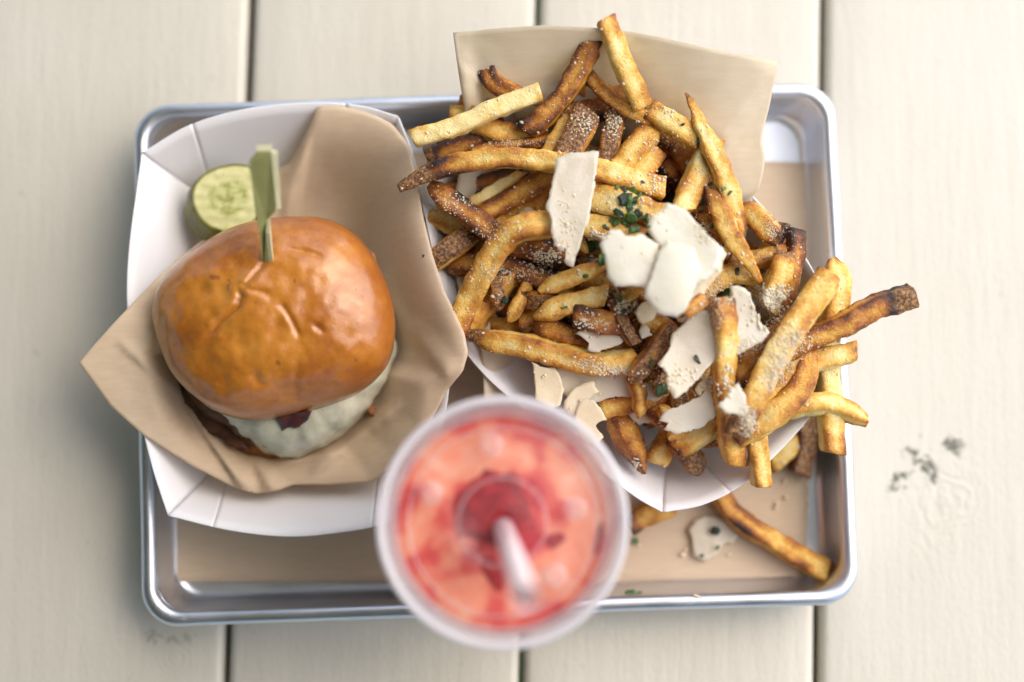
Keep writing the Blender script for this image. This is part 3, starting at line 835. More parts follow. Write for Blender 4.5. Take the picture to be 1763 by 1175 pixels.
FRIES = [
 ('palest cream fry lying across the left top of the heap', [(711, 240, 6.4), (790, 217, 6.5), (862, 184, 6.6), (930, 160, 6.6)], 37, .0),
 ('long golden fry with dark skinned left tip running under the strip of cheese', [(688, 322, 6.1), (740, 296, 6.3), (830, 276, 6.6), (900, 275, 6.8), (985, 286, 6.9), (1080, 308, 6.9), (1143, 325, 6.7)], 42, .22, .9, 0, 'pb'),
 ('short coppery sugared fry just below the dark tip of the long golden fry', [(741, 320, 5.6), (790, 358, 5.8), (840, 392, 5.9), (872, 418, 5.7)], 47, .50, .25, .1, 'pb'),
 ('thick golden fry bent like an elbow at the left of the heap', [(788, 562, 5.2), (830, 470, 6.0), (868, 413, 6.8), (905, 390, 7.1), (960, 388, 6.8)], 50, .26, .1, 0),
 ('golden fry tucked straight beneath the elbow shaped fry', [(800, 574, 4.6), (845, 515, 4.9), (885, 465, 5.0)], 40, .30),
 ('stubby fry with a dark skinned top face pointing at the burger paper', [(735, 455, 4.9), (780, 425, 5.1), (824, 394, 5.0)], 46, .34, .3, 0, 'bb', .8),
 ('red brown crumb covered fry crossing behind the elbow shaped fry', [(768, 455, 4.4), (860, 460, 4.9), (965, 490, 5.2)], 44, .66),
 ('dark crumbed fry just under the lower end of the cheese strip', [(868, 420, 5.3), (920, 428, 5.5), (972, 448, 5.6)], 48, .68),
 ('pale stub peeping out below the coppery fry', [(738, 372, 4.3), (785, 392, 4.5), (830, 420, 4.5)], 34, .18),
 ('thin pale fry slanting up toward the long golden fry', [(812, 350, 4.9), (862, 322, 5.1), (905, 297, 5.3)], 24, .10, 0, .2, 'bp'),
 ('amber fry slanting up beside the thin pale fry', [(825, 372, 5.0), (885, 340, 5.3), (950, 304, 5.5)], 40, .32),
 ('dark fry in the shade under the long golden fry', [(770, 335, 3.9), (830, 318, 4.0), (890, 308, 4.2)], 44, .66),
 ('broad golden fry under the right half of the palest fry', [(812, 205, 5.4), (865, 232, 5.5), (945, 252, 5.4)], 44, .26),
 ('thin orange fry dusted white along its top edge, above the long golden fry', [(815, 262, 5.7), (880, 252, 5.9), (947, 244, 5.9)], 24, .42),
 ('brown fry with black skin wedged left under the palest fry', [(735, 268, 5.0), (785, 254, 5.1), (832, 246, 5.1)], 42, .60, .8, .3),
 ('rust coloured fry under the middle of the palest fry', [(760, 255, 4.5), (820, 226, 4.7), (870, 215, 4.8)], 40, .52),
 ('stub end peeping out above the palest fry', [(776, 196, 4.7), (815, 200, 4.9), (860, 205, 4.9)], 30, .26),
 ('small amber fry end against the standing paper', [(796, 173, 4.6), (830, 178, 4.8), (880, 190, 4.9)], 27, .38, .3),
 ('hooked fry with a burnt tip standing against the paper', [(842, 90, 5.7), (841, 118, 5.9), (852, 145, 6.0), (900, 172, 5.9)], 38, .58, .85, 0, 'pb'),
 ('thin sliver of fry between palest fry and standing paper', [(905, 140, 4.9), (935, 152, 5.1), (962, 170, 5.1)], 14, .22),
 ('long brown fry leaning under the topmost fry', [(1026, 68, 7.0), (1003, 102, 6.9), (978, 155, 6.8), (940, 200, 6.5), (905, 225, 6.2)], 42, .42, .35, .2),
 ('topmost yellow fry sticking up past the paper edge', [(1043, 34, 8.0), (1063, 85, 7.8), (1083, 135, 7.4), (1104, 182, 6.8)], 41, .15, .1, .1),
 ('amber stub with a dark corner left of the leaning brown fry', [(940, 122, 5.2), (970, 130, 5.4), (1010, 152, 5.4)], 38, .28, .6),
 ('thin rust fry sloping down from under the leaning brown fry', [(1014, 130, 6.3), (1045, 165, 6.5), (1085, 192, 6.6), (1130, 205, 6.4)], 31, .50),
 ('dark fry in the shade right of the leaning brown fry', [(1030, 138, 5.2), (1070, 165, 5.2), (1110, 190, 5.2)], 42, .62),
 ('golden fry deep behind the leaning brown fry', [(985, 160, 4.7), (1030, 185, 4.8), (1070, 205, 4.8)], 46, .40),
 ('yellow fry with speckled skin at the end of the thin rust fry', [(1118, 194, 6.5), (1158, 214, 6.7), (1205, 242, 6.6)], 44, .20, .45, 0),
 ('long slim fry down the right with brown skin along one side', [(1182, 163, 6.9), (1206, 215, 7.1), (1238, 285, 7.2), (1262, 350, 7.1), (1278, 400, 6.8)], 38, .18, .35, .1, 'qp'),
 ('slim amber fry tapering to a fine tip beside the cheese', [(1220, 325, 6.9), (1246, 385, 7.2), (1280, 436, 7.3), (1307, 484, 7.1)], 40, .26, .35, .2, 'pq'),
 ('yellow fry running down behind the central cheese', [(1222, 245, 6.3), (1200, 300, 6.6), (1176, 362, 6.8)], 46, .14),
 ('leaf shaped golden fry above the long golden fry', [(1130, 220, 6.2), (1098, 252, 6.4), (1062, 295, 6.3)], 46, .18, .2, 0, 'pb'),
 ('square ended amber fry below the leaf shaped fry', [(1130, 258, 6.1), (1112, 285, 6.1), (1085, 320, 6.0)], 44, .26, .3),
 ('fry with a broad purple brown skin patch at the top of the cheese strip', [(1012, 196, 6.4), (994, 230, 6.5), (970, 272, 6.4)], 56, .34, .4, 0, 'bb', .85),
 ('golden fry on the left side of the purple skinned fry', [(985, 210, 6.0), (965, 240, 6.1), (940, 280, 6.0)], 42, .26),
 ('dark skinned fry dusted white right of the purple skinned fry', [(1064, 192, 6.1), (1053, 235, 6.2), (1045, 285, 6.1)], 38, .42, .3, 0, 'bb', .8),
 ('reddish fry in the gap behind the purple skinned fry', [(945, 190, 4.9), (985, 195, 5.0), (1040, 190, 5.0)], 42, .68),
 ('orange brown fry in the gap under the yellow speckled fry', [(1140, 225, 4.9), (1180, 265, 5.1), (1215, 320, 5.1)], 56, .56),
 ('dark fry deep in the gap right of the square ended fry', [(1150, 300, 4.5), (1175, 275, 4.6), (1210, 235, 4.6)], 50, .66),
 ('wide golden fry under the parsley', [(1020, 340, 6.4), (1080, 356, 7.0), (1160, 385, 7.4)], 58, .20),
 ('golden fry lower under the parsley', [(1005, 390, 6.4), (1060, 398, 7.0), (1120, 420, 7.5)], 50, .24),
 ('short fry with crusted skin right of the slim amber fry', [(1280, 358, 5.9), (1305, 378, 6.1), (1340, 416, 6.1)], 42, .24, .1, .5, 'bp', .35),
 ('amber fry leaning on the right wall of the boat', [(1345, 388, 5.0), (1325, 425, 5.1), (1300, 470, 5.0)], 38, .36, .45),
 ('dark chestnut fry standing upright at the right boat wall', [(1370, 398, 5.9), (1368, 445, 6.0), (1352, 510, 5.8), (1335, 550, 5.6)], 36, .60, .3),
 ('chestnut fry running down from the right edge of the cheese', [(1262, 650, 5.3), (1310, 590, 5.7), (1355, 535, 5.7)], 36, .60),
 ('square ended fry with a reddish brown top', [(1350, 442, 6.4), (1340, 482, 6.6), (1322, 530, 6.5)], 42, .26, .55),
 ('crusty brown fry lying level behind the square ended fry', [(1255, 455, 5.8), (1300, 448, 5.9), (1352, 437, 5.9)], 36, .36, 0, .4, 'bb', .5),
 ('golden brown fry slanting along the lower right edge of the cheese', [(1178, 548, 6.1), (1215, 500, 6.3), (1260, 470, 6.4), (1305, 472, 6.3)], 42, .36, .35),
 ('thick golden fry dusted with grated cheese and a dark lower end', [(1428, 478, 7.2), (1385, 540, 7.6), (1336, 615, 7.8), (1298, 688, 7.8), (1268, 746, 7.5)], 52, .20, .1, .65),
 ('greenish yellow fry with a peaked tip behind the dusted fry', [(1432, 448, 6.0), (1440, 500, 6.1), (1425, 570, 5.8)], 46, .18, .1, 0, 'pb'),
 ('long rust fry with a charred end reaching past the pan', [(1330, 622, 6.2), (1390, 585, 6.5), (1445, 560, 6.6), (1500, 535, 6.6), (1572, 508, 6.5)], 45, .44, 0, 1.0),
 ('short golden fry with a chewed red end over the pan rim', [(1370, 632, 5.6), (1425, 618, 5.8), (1470, 605, 5.7)], 42, .18, 0, .4),
 ('pale yellow fry with a brown lip reaching right over the pan rim', [(1335, 705, 5.2), (1400, 695, 5.5), (1445, 702, 5.5), (1491, 725, 5.3)], 40, .06, 0, .15, 'bp'),
 ('wide orange fry sweeping down from the chewed fry', [(1400, 603, 6.2), (1375, 668, 6.4), (1325, 718, 6.4), (1265, 752, 6.0)], 50, .34, .2, .1, 'pb'),
 ('amber fry between the dusted fry and the wide orange fry', [(1395, 612, 6.1), (1345, 655, 6.3), (1300, 705, 6.2)], 36, .30),
 ('orange fry standing upright in front of the white cheese', [(1243, 515, 8.3), (1250, 590, 7.9), (1246, 680, 7.0), (1264, 796, 5.4)], 43, .30, .3, .0),
 ('stub end hanging over the boat wall below the wide orange fry', [(1300, 730, 5.6), (1307, 785, 5.4), (1311, 836, 5.2)], 37, .10),
 ('long pale yellow fry hanging straight down over the pan edge', [(1425, 590, 5.0), (1428, 690, 5.1), (1436, 778, 5.0)], 44, .08, 0, .2),
 ('long speckled golden fry across the lower left of the heap', [(806, 574, 5.4), (865, 588, 5.7), (940, 605, 6.0), (1020, 626, 6.2), (1098, 620, 6.2)], 44, .14, .6, 0, 'pb'),
 ('orange fry above the long speckled fry', [(920, 560, 5.4), (975, 580, 5.6), (1035, 592, 5.6)], 46, .42, .2, 0, 'pb'),
 ('pale fry with crusted skin edge pointing left at the middle of the heap', [(920, 548, 6.0), (975, 527, 6.3), (1045, 507, 6.3)], 40, .12, .5, 0, 'pb', .2),
 ('pale gold fry just below the tip of the cheese strip', [(930, 502, 6.4), (985, 476, 6.6), (1048, 452, 6.7)], 34, .18, .1, 0, 'pb'),
 ('reddish sugared fry end in the middle of the heap', [(990, 545, 6.4), (1030, 553, 6.6), (1075, 560, 6.6)], 44, .60),
 ('brown skinned fry pointing down beside the large cheese shaving', [(1155, 565, 6.6), (1122, 608, 6.8), (1088, 656, 6.7)], 36, .46, 0, .2, 'bp', .6),
 ('orange fry end below the central cheese', [(1105, 545, 6.2), (1135, 560, 6.3), (1160, 590, 6.2)], 48, .36),
 ('golden fry under the lower cheese shavings', [(1035, 702, 4.9), (1085, 693, 5.1), (1130, 680, 5.1)], 42, .28),
 ('chestnut fry pointing down at the bottom left of the boat', [(1060, 705, 4.4), (1080, 755, 4.6), (1108, 812, 4.3)], 48, .56, 0, .1, 'bq'),
 ('dull yellow fry end beside the chestnut fry', [(1165, 725, 3.6), (1145, 765, 3.7), (1126, 795, 3.6)], 44, .24),
 ('golden wedge ended fry below the jagged cheese shaving', [(1250, 718, 5.0), (1210, 742, 5.2), (1165, 772, 5.1)], 48, .22, 0, .35),
 ('dark skinned wedge of fry on the white boat wall', [(1165, 755, 4.2), (1190, 782, 4.2), (1206, 812, 3.9)], 42, .60, 0, .5, 'bp', .7),
 ('orange fry lying level behind the upright orange fry', [(1185, 752, 4.4), (1230, 752, 4.6), (1290, 742, 4.6)], 40, .46),
 ('dark skinned curl below the central cheese', [(1058, 520, 6.6), (1072, 560, 6.8), (1092, 592, 6.7)], 28, .50, 0, 0, 'bb', .9),
 ('golden fry propping up the middle of the central cheese from below', [(1060, 455, 7.6), (1120, 465, 8.1), (1185, 470, 8.0)], 44, .25),
 ('brown fry propping up the right side of the central cheese from below', [(1150, 400, 7.6), (1175, 440, 8.1), (1185, 500, 7.8)], 42, .40),
 ('dark knob of fry at the lower tip of the central cheese', [(1166, 545, 8.6), (1182, 536, 8.7), (1210, 515, 8.4)], 27, .62, .9),
 ('crumbed red brown fry in the gap right of the central cheese', [(1198, 330, 5.9), (1215, 375, 6.1), (1245, 425, 6.1)], 44, .60),
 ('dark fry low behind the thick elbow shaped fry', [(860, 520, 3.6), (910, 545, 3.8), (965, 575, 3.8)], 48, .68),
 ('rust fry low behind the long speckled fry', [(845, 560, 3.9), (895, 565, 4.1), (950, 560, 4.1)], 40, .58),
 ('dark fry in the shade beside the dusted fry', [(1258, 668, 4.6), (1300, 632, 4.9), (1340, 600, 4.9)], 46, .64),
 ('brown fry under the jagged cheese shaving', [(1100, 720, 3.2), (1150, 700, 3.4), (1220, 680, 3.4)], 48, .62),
]
for k, a in enumerate(FRIES): fry(*a, seed=100 + k)
# loose ones on the pan
fry('curved orange brown fry lying on the kraft sheet in the pan corner', [(1232, 838, 1.45), (1262, 885, 1.35), (1310, 920, 1.3), (1365, 953, 1.3), (1420, 985, 1.35)], 40, .40, .1, -.1, 'bb', 0, 'fries fallen on the pan', 301)
fry('orange stub half hidden under the boat by the pan wall', [(1325, 795, 1.2), (1350, 778, 1.2), (1372, 760, 1.2)], 42, .34, .1, 0, 'bb', 0, 'fries fallen on the pan', 302)
fry('dark brown fry on edge against the pan wall', [(1384, 722, 1.4), (1386, 765, 1.3), (1378, 815, 1.3)], 40, .62, .3, .3, 'bb', .7, 'fries fallen on the pan', 303)
fry('fry end under the front corner of the fries boat beside the cup', [(1160, 868, 1.2), (1110, 890, 1.15), (1080, 905, 1.15)], 44, .34, 0, .5, 'bb', 0, 'fries fallen on the pan', 304)

# fries deep in the heap
MARKS = [('elbow shaped fry', 850, 440), ('palest fry', 820, 200), ('long golden fry', 880, 280), ('cheese strip', 985, 360), ('parsley tuft', 1080, 360), ('central cheese', 1140, 440), ('topmost fry', 1070, 100), ('leaning brown fry', 980, 150), ('speckled yellow fry', 1160, 214), ('long slim fry', 1235, 285), ('slim amber fry', 1265, 410), ('square ended fry', 1340, 480), ('white cheese shaving', 1290, 550), ('large folded cheese shaving', 1190, 610), ('upright orange fry', 1248, 660), ('dusted fry', 1340, 600), ('wide orange fry', 1345, 700), ('jagged cheese shaving', 1190, 710), ('long speckled fry', 940, 605), ('lower cheese shavings', 1000, 680), ('chestnut fry', 1085, 760), ('coppery fry', 805, 365), ('purple skinned fry', 990, 230), ('leaf shaped fry', 1095, 255), ('crumb covered fry', 880, 460), ('dark skinned curl', 1072, 560), ('skin edged pale fry', 975, 527)]
USED = {}
def describe(x, y, a, tone, what):
    nm, mx, my = min(MARKS, key=lambda m_: (m_[1] - x) ** 2 + (m_[2] - y) ** 2)
    t_ = ('pale', 'golden', 'amber', 'orange brown', 'brown', 'dark brown')[min(5, int(max(0, tone - .08) / .10))]
    dx, dy = x - mx, y - my
    where = ('just under' if dx * dx + dy * dy < 400 else ('right of' if dx > 0 else 'left of') if abs(dx) > abs(dy) else ('below' if dy > 0 else 'above'))
    a = a % math.pi
    sl = 'lying level' if a < .35 or a > 2.79 else 'standing upright' if 1.22 < a < 1.92 else 'sloping down rightward' if a < 1.57 else 'sloping up rightward'
    return f'{t_} {what} {sl} {where} the {nm}'
def inpoly(x, y, P):
    c_ = False
    for (x0, y0), (x1, y1) in zip(P, P[1:] + P[:1]):
        if (y0 > y) != (y1 > y) and x < (x1 - x0) * (y - y0) / (y1 - y0) + x0: c_ = not c_
    return c_
BIN = [(1062, 190), (1200, 280), (1330, 440), (1385, 580), (1330, 690), (1180, 770), (1080, 720), (900, 600), (830, 520), (800, 400), (860, 270)]
rg = random.Random(23)
nd = 0
while nd < 92:
    cx, cy = rg.uniform(780, 1400), rg.uniform(190, 770)
    a, L = rg.uniform(0, math.pi), rg.uniform(50, 95)
    e = [(cx + s * L * math.cos(a), cy + s * L * math.sin(a)) for s in (-1, 1)]
    if not all(inpoly(x, y, BIN) for x, y in e + [(cx, cy)]): continue
    lay = nd % 4
    tn = rg.uniform(.20, .56)
    lb = describe(cx, cy, a, tn, 'buried fry')
    if lb in USED: continue
    USED[lb] = 1
    z = (1.9, 2.9, 3.9, 4.7)[lay]
    b = rg.uniform(-14, 14)
    V, Fc, at_ = fry_mesh([ac(e[0][0], e[0][1], z + rg.uniform(-.4, .4)), ac(cx + b, cy - b, z + .2), ac(e[1][0], e[1][1], z + rg.uniform(-.4, .4))], wpx(rg.uniform(30, 42), z * .01), tn, rg.choice((0, 0, .5)), 0, 'bb', rg.choice((0, 0, 0, .6)), 500 + nd)
    collect(V, Fc)
    tag(mesh('fry', V, Fc, M_FRY, attrs=at_), lb, 'fry', 'fries buried in the heap')
    nd += 1

# thin fries caught in the gaps, only where nothing already lies above them
GAPB = BVHTree.FromPolygons(ALLV, ALLF)
rg = random.Random(91)
ng = tries = 0
while ng < 46 and tries < 6000:
    tries += 1
    cx, cy = rg.uniform(760, 1420), rg.uniform(130, 780)
    a, L = rg.uniform(0, math.pi), rg.uniform(26, 62)
    e = [(cx + s_ * L * math.cos(a), cy + s_ * L * math.sin(a)) for s_ in (-1, 0, 1)]
    if not all(inpoly(x, y, BIN) for x, y in e): continue
    z = rg.uniform(4.8, 6.0)
    low = 0
    for s_ in (-1, -.6, -.2, .2, .6, 1):
        for o_ in (-11, 11):
            px, py = cx + s_ * L * math.cos(a) - o_ * math.sin(a), cy + s_ * L * math.sin(a) + o_ * math.cos(a)
            d_ = ray(px, py).normalized(); h = GAPB.ray_cast(Vector((0, 0, CAM_H)), d_)
            if h[0] is None or h[0].z < z * .01 - .004: low += 1
    if low < 8: continue
    tn = rg.uniform(.12, .55)
    lb = describe(cx, cy, a, tn, 'thin short fry')
    if lb in USED: continue
    USED[lb] = 1
    b = rg.uniform(-9, 9)
    V, Fc, at_ = fry_mesh([ac(e[0][0], e[0][1], z + rg.uniform(-.9, .1)), ac(cx + b, cy - b, z), ac(e[2][0], e[2][1], z + rg.uniform(-.9, .1))], wpx(rg.uniform(22, 34), z * .01), tn, rg.choice((0, 0, .5, .8)), 0, rg.choice(('bb', 'pb', 'bp', 'pp')), rg.choice((0, 0, .7)), 800 + ng)
    collect(V, Fc)
    tag(mesh('fry', V, Fc, M_FRY, attrs=at_), lb, 'fry', 'thin fries in the gaps of the heap')
    GAPB = BVHTree.FromPolygons(ALLV, ALLF)
    ng += 1

# ---------------------------------------------------------------- cheese shavings
CH = [
 ('long straight cheese strip lying over the golden fries', [(958, 275), (972, 266), (985, 263), (1030, 261), (1024, 320), (1014, 378), (996, 432), (987, 459), (972, 455), (976, 433), (960, 431), (949, 402), (951, 380), (940, 358), (950, 318)], 8.0, M_CH_GREY, 0, .15, .05),
 ('creamy cheese piece peeping out under the right of the central cheese', [(1205, 425), (1235, 420), (1250, 436), (1240, 470), (1215, 500), (1195, 530), (1175, 548), (1160, 520)], 8.7, M_CH_CREAM, 0, 0, .05),
 ('bright white cheese slab of the central pile with the pointed top', [(1113, 392), (1122, 372), (1140, 362), (1147, 350), (1163, 352), (1180, 360), (1200, 385), (1222, 408), (1246, 428), (1236, 462), (1215, 484), (1190, 490), (1160, 470), (1140, 430)], 9.2, M_CH_WHITE, .1, .1, .08),
 ('notched white cheese chunk on the left of the central pile', [(1032, 423), (1038, 408), (1055, 396), (1064, 394), (1075, 405), (1088, 408), (1100, 402), (1118, 412), (1134, 420), (1130, 450), (1122, 480), (1110, 497), (1090, 491), (1060, 494), (1046, 478), (1042, 440)], 9.5, M_CH_WHITE, 0, 0, -.1),
 ('frontmost ragged cheese slab of the central pile', [(1146, 414), (1170, 418), (1195, 428), (1200, 445), (1206, 462), (1200, 482), (1190, 515), (1182, 535), (1165, 546), (1135, 540), (1122, 528), (1108, 508), (1116, 490), (1125, 462), (1132, 438)], 9.8, M_CH_WHITE, .1, .1, -.1),
 ('white cheese shaving right of the upright orange fry', [(1258, 492), (1275, 492), (1292, 505), (1300, 535), (1312, 560), (1326, 572), (1312, 588), (1290, 600), (1268, 612), (1264, 565), (1262, 530)], 7.9, M_CH_WHITE, .2, 0, .1),
 ('large grey white cheese shaving with a folded corner and one herb on it', [(1194, 540), (1208, 534), (1222, 536), (1228, 565), (1236, 590), (1243, 606), (1226, 626), (1205, 650), (1180, 675), (1163, 687), (1150, 668), (1147, 642), (1132, 628), (1150, 605), (1158, 575), (1178, 556)], 7.7, M_CH_GREY, 0, .1, .2),
 ('jagged white cheese shaving with a torn left end', [(1148, 706), (1178, 697), (1208, 680), (1228, 660), (1234, 690), (1231, 720), (1205, 738), (1166, 748), (1143, 740), (1152, 727), (1134, 726), (1140, 714)], 6.7, M_CH_WHITE, .1, 0, .05),
 ('triangular cheese sliver on the lower end of the dusted fry', [(1271, 659), (1282, 678), (1288, 705), (1284, 720), (1266, 712), (1250, 712), (1236, 698), (1250, 684)], 8.8, M_CH_WHITE, 0, 0, .1),
 ('long clear cheese shaving below the speckled golden fry', [(945, 632), (990, 640), (1040, 648), (1085, 640), (1120, 645), (1148, 652), (1152, 680), (1130, 692), (1100, 686), (1060, 682), (1020, 695), (985, 690), (955, 668)], 5.6, M_CH_GREY, 0, -.2, 0),
 ('cream cheese curl at the left end of the lower shavings', [(916, 622), (930, 632), (955, 634), (966, 652), (970, 668), (966, 698), (950, 706), (922, 690), (921, 655)], 6.0, M_CH_CREAM, 0, 0, .15),
 ('small cream cheese flake lying on the long clear shaving', [(972, 690), (990, 668), (1020, 656), (1032, 674), (1012, 688), (998, 712), (985, 716), (968, 706)], 6.1, M_CH_CREAM, 0, 0, 0),
 ('cream cheese flake nearest the lid of the cup', [(1000, 686), (1022, 688), (1034, 704), (1045, 722), (1022, 732), (1038, 752), (1028, 772), (1000, 760), (985, 728)], 6.2, M_CH_CREAM, 0, 0, 0),
 ('thin pinkish cheese chip with a yellow lump above the speckled fry', [(992, 573), (1015, 565), (1042, 567), (1075, 568), (1070, 592), (1048, 600), (1028, 608), (1012, 604), (1014, 590)], 6.7, M_CH_GREY, 0, 0, .05),
 ('tiny pinkish cheese chip beside the dark skinned curl', [(1100, 570), (1111, 558), (1124, 577), (1104, 583)], 7.0, M_CH_GREY, 0, 0, 0),
 ('greasy clear cheese flake stuck to the kraft sheet', [(1186, 912), (1196, 898), (1212, 888), (1240, 893), (1262, 902), (1272, 918), (1264, 934), (1244, 936), (1236, 954), (1215, 966), (1194, 958), (1192, 936)], .85, M_CH_GREY, 0, 0, 0),
 ('small grey cheese bit in the gap above the chestnut fry', [(1080, 714), (1098, 704), (1122, 712), (1120, 728), (1098, 732)], 4.9, M_CH_GREY, 0, 0, 0),
 ('white cheese corner in the gap left of the strip', [(888, 356), (915, 345), (942, 336), (952, 360), (940, 384), (900, 384)], 5.2, M_CH_WHITE, 0, 0, 0),
 ('yellow cheese nub below the central pile', [(1092, 540), (1105, 522), (1120, 518), (1132, 538), (1122, 552), (1104, 556)], 8.2, M_CH_CREAM, 0, 0, -.4),
 ('cream cheese crumble between the large shaving and the upright fry', [(1196, 668), (1220, 645), (1224, 660), (1214, 672), (1202, 682)], 6.9, M_CH_CREAM, 0, 0, 0),
]
for k, (lb, ol, zc, m, gx_, gy_, cu) in enumerate(CH):
    V, Fc = flake(ol, zc, (.0011 if m is M_CH_GREY else .0015) if m is not M_CH_CREAM else .0018, gx_, gy_, cu, .0009, 20.0 + k)
    if zc > 2: collect(V, Fc)
    tag(mesh('cheese_shaving', V, Fc, m), lb, 'cheese', 'cheese shavings on the fries' if zc > 2 else None)

# ---------------------------------------------------------------- herbs, crumbs
bvh = BVHTree.FromPolygons(ALLV, ALLF)
CAM = Vector((0, 0, CAM_H))
def drop(px, py):
    d = ray(px, py).normalized()
    h = bvh.ray_cast(CAM, d)
    if h[0] is None or h[0].z < .006: return at(px, py, .0062), Vector((0, 0, 1)), False
    n_ = h[1] if h[1].dot(d) < 0 else -h[1]
    return h[0], n_, True
def herb_mesh(name, p, n_, size, ang, m, seed, asp=1.0):
    n_ = (n_ + Vector((0, 0, 1.2))).normalized()
    u = Vector((math.cos(ang), math.sin(ang), 0)); u = (u - n_ * u.dot(n_)).normalized(); v = n_.cross(u)
    rg_ = random.Random(seed); g_ = []
    N = 5
    for i in range(N):
        row = []
        for j in range(N):
            a, b = i / (N - 1) - .5, j / (N - 1) - .5
            wd = 1 - .35 * abs(2 * a) ** 2
            jx = rg_.uniform(-.10, .10) if i in (0, N - 1) or j in (0, N - 1) else 0
            row.append(p + u * size * (a + jx) + v * size * asp * (b * wd + jx) + n_ * size * (.10 + .18 * math.cos(a * 4 + seed) * abs(b) + rg_.uniform(-.03, .05)))
        g_.append(row)
    return mesh(name, *sheet(g_, size * .06), m)
HB = [  # px, py, size px, aspect, angle, dark, label
 (1088, 326, 20, .8, 1.2, 0, 'bright green herb leaf at the top of the parsley tuft'), (1077, 344, 24, .9, .3, 1, 'dark herb leaf in the middle of the parsley tuft'), (1086, 352, 22, .7, 1.4, 0, 'green herb leaf overlapping the dark one in the tuft'),
 (1066, 368, 18, .6, -.8, 1, 'dark curled herb on the left of the parsley tuft'), (1061, 384, 14, .7, .9, 0, 'green herb scrap at the lower left of the parsley tuft'), (1088, 374, 22, .8, .1, 0, 'wide green herb leaf low in the parsley tuft'),
 (1098, 366, 12, .8, 2.0, 1, 'small black herb scrap on the right of the tuft'), (1093, 396, 18, .6, .2, 0, 'green herb leaf against the top of the notched cheese'), (1112, 378, 14, .6, -.5, 0, 'green herb scrap between tuft and bright cheese'),
 (1120, 407, 18, .4, -.6, 1, 'black herb sliver in the notch between the cheese slabs'), (1018, 424, 24, 1.0, .6, 0, 'round sage green herb leaf left of the notched cheese'), (1036, 448, 20, .6, 1.5, 0, 'sage green herb leaf along the left side of the notched cheese'),
 (1020, 450, 12, .6, .2, 1, 'black herb scrap under the round sage green leaf'), (1044, 393, 14, .4, -.7, 1, 'dark herb sliver above the notched cheese'), (1154, 342, 18, .8, 1.2, 0, 'grey green herb at the pointed top of the bright cheese'),
 (1205, 351, 16, .5, .1, 1, 'dark green chive ring right of the bright cheese'), (1207, 365, 10, .5, .2, 1, 'tiny dark herb scrap under the chive ring'), (1226, 318, 18, .25, -1.3, 0, 'thin green herb strand beside the long slim fry'),
 (1202, 243, 16, .35, 1.4, 1, 'dark herb strand under the speckled yellow fry'), (1246, 325, 9, .6, .4, 0, 'tiny green herb fleck upper on the long slim fry'), (1257, 332, 9, .5, .9, 0, 'tiny green herb fleck lower on the long slim fry'), (1278, 336, 8, .8, .3, 0, 'bright green herb fleck on the pale paper'),
 (1269, 468, 13, .55, 1.4, 1, 'dark green herb on the fry above the white shaving'), (1280, 491, 12, .45, .1, 1, 'black herb flake at the top edge of the white shaving'), (1252, 505, 14, .8, 1.5, 0, 'grey green herb at the top of the upright orange fry'),
 (1200, 619, 17, .38, -1.0, 1, 'dark herb lying on the large grey white shaving'), (1138, 671, 21, .95, .1, 0, 'square green herb piece at the right end of the clear shaving'), (1121, 625, 12, .4, 1.2, 0, 'green herb scrap behind the brown skinned fry'),
 (1064, 518, 12, .8, .5, 0, 'green herb scrap above the dark skinned curl'), (1072, 538, 14, .7, .9, 1, 'dark herb scrap on the dark skinned curl'), (1008, 476, 9, .8, .2, 0, 'tiny green herb on the pale gold fry'), (1228, 390, 8, .7, .5, 0, 'tiny green herb on the crumbed red brown fry'),
 (972, 530, 10, .4, .2, 0, 'green fleck on the skin edged pale fry'), (870, 516, 13, .8, 1.2, 1, 'dark herb in the gap under the elbow shaped fry'), (974, 552, 8, .9, .2, 1, 'black fleck on the orange fry in the middle'),
 (1231, 914, 15, .9, .5, 1, 'black herb square on the greasy cheese flake'), (1235, 943, 9, .6, .9, 0, 'green fleck on the edge of the greasy cheese flake'), (1208, 957, 7, .8, .3, 0, 'smallest green fleck on the kraft sheet'),
 (1093, 932, 12, .8, .3, 0, 'green herb on the kraft sheet right beside the cup'), (1085, 1021, 17, .5, .1, 0, 'green herb clump on the lower pan wall'), (1100, 1022, 10, .5, .5, 0, 'green herb scrap right of the clump on the pan wall'), (1175, 215, 8, .5, .3, 1, 'black fleck on the speckled yellow fry')]
for k, (x, y, s_, asp, an, dk, lb) in enumerate(HB):
    p, n_, hit = drop(x, y)
    if y > 1010: p = at(x, y, .018); n_ = Vector((0, .6, 1)).normalized()
    elif not hit: p = at(x, y, .0105 if 1186 < x < 1272 and 888 < y < 966 else .0068); n_ = Vector((0, 0, 1))
    tag(herb_mesh('herb_piece', p + n_ * .0004, n_, wpx(s_, p.z) * 1.05, an, M_HERB_DARK if dk else M_HERB, 900 + k, asp), lb, 'herb', 'chopped herbs on the fries' if hit else 'chopped herbs on the pan')

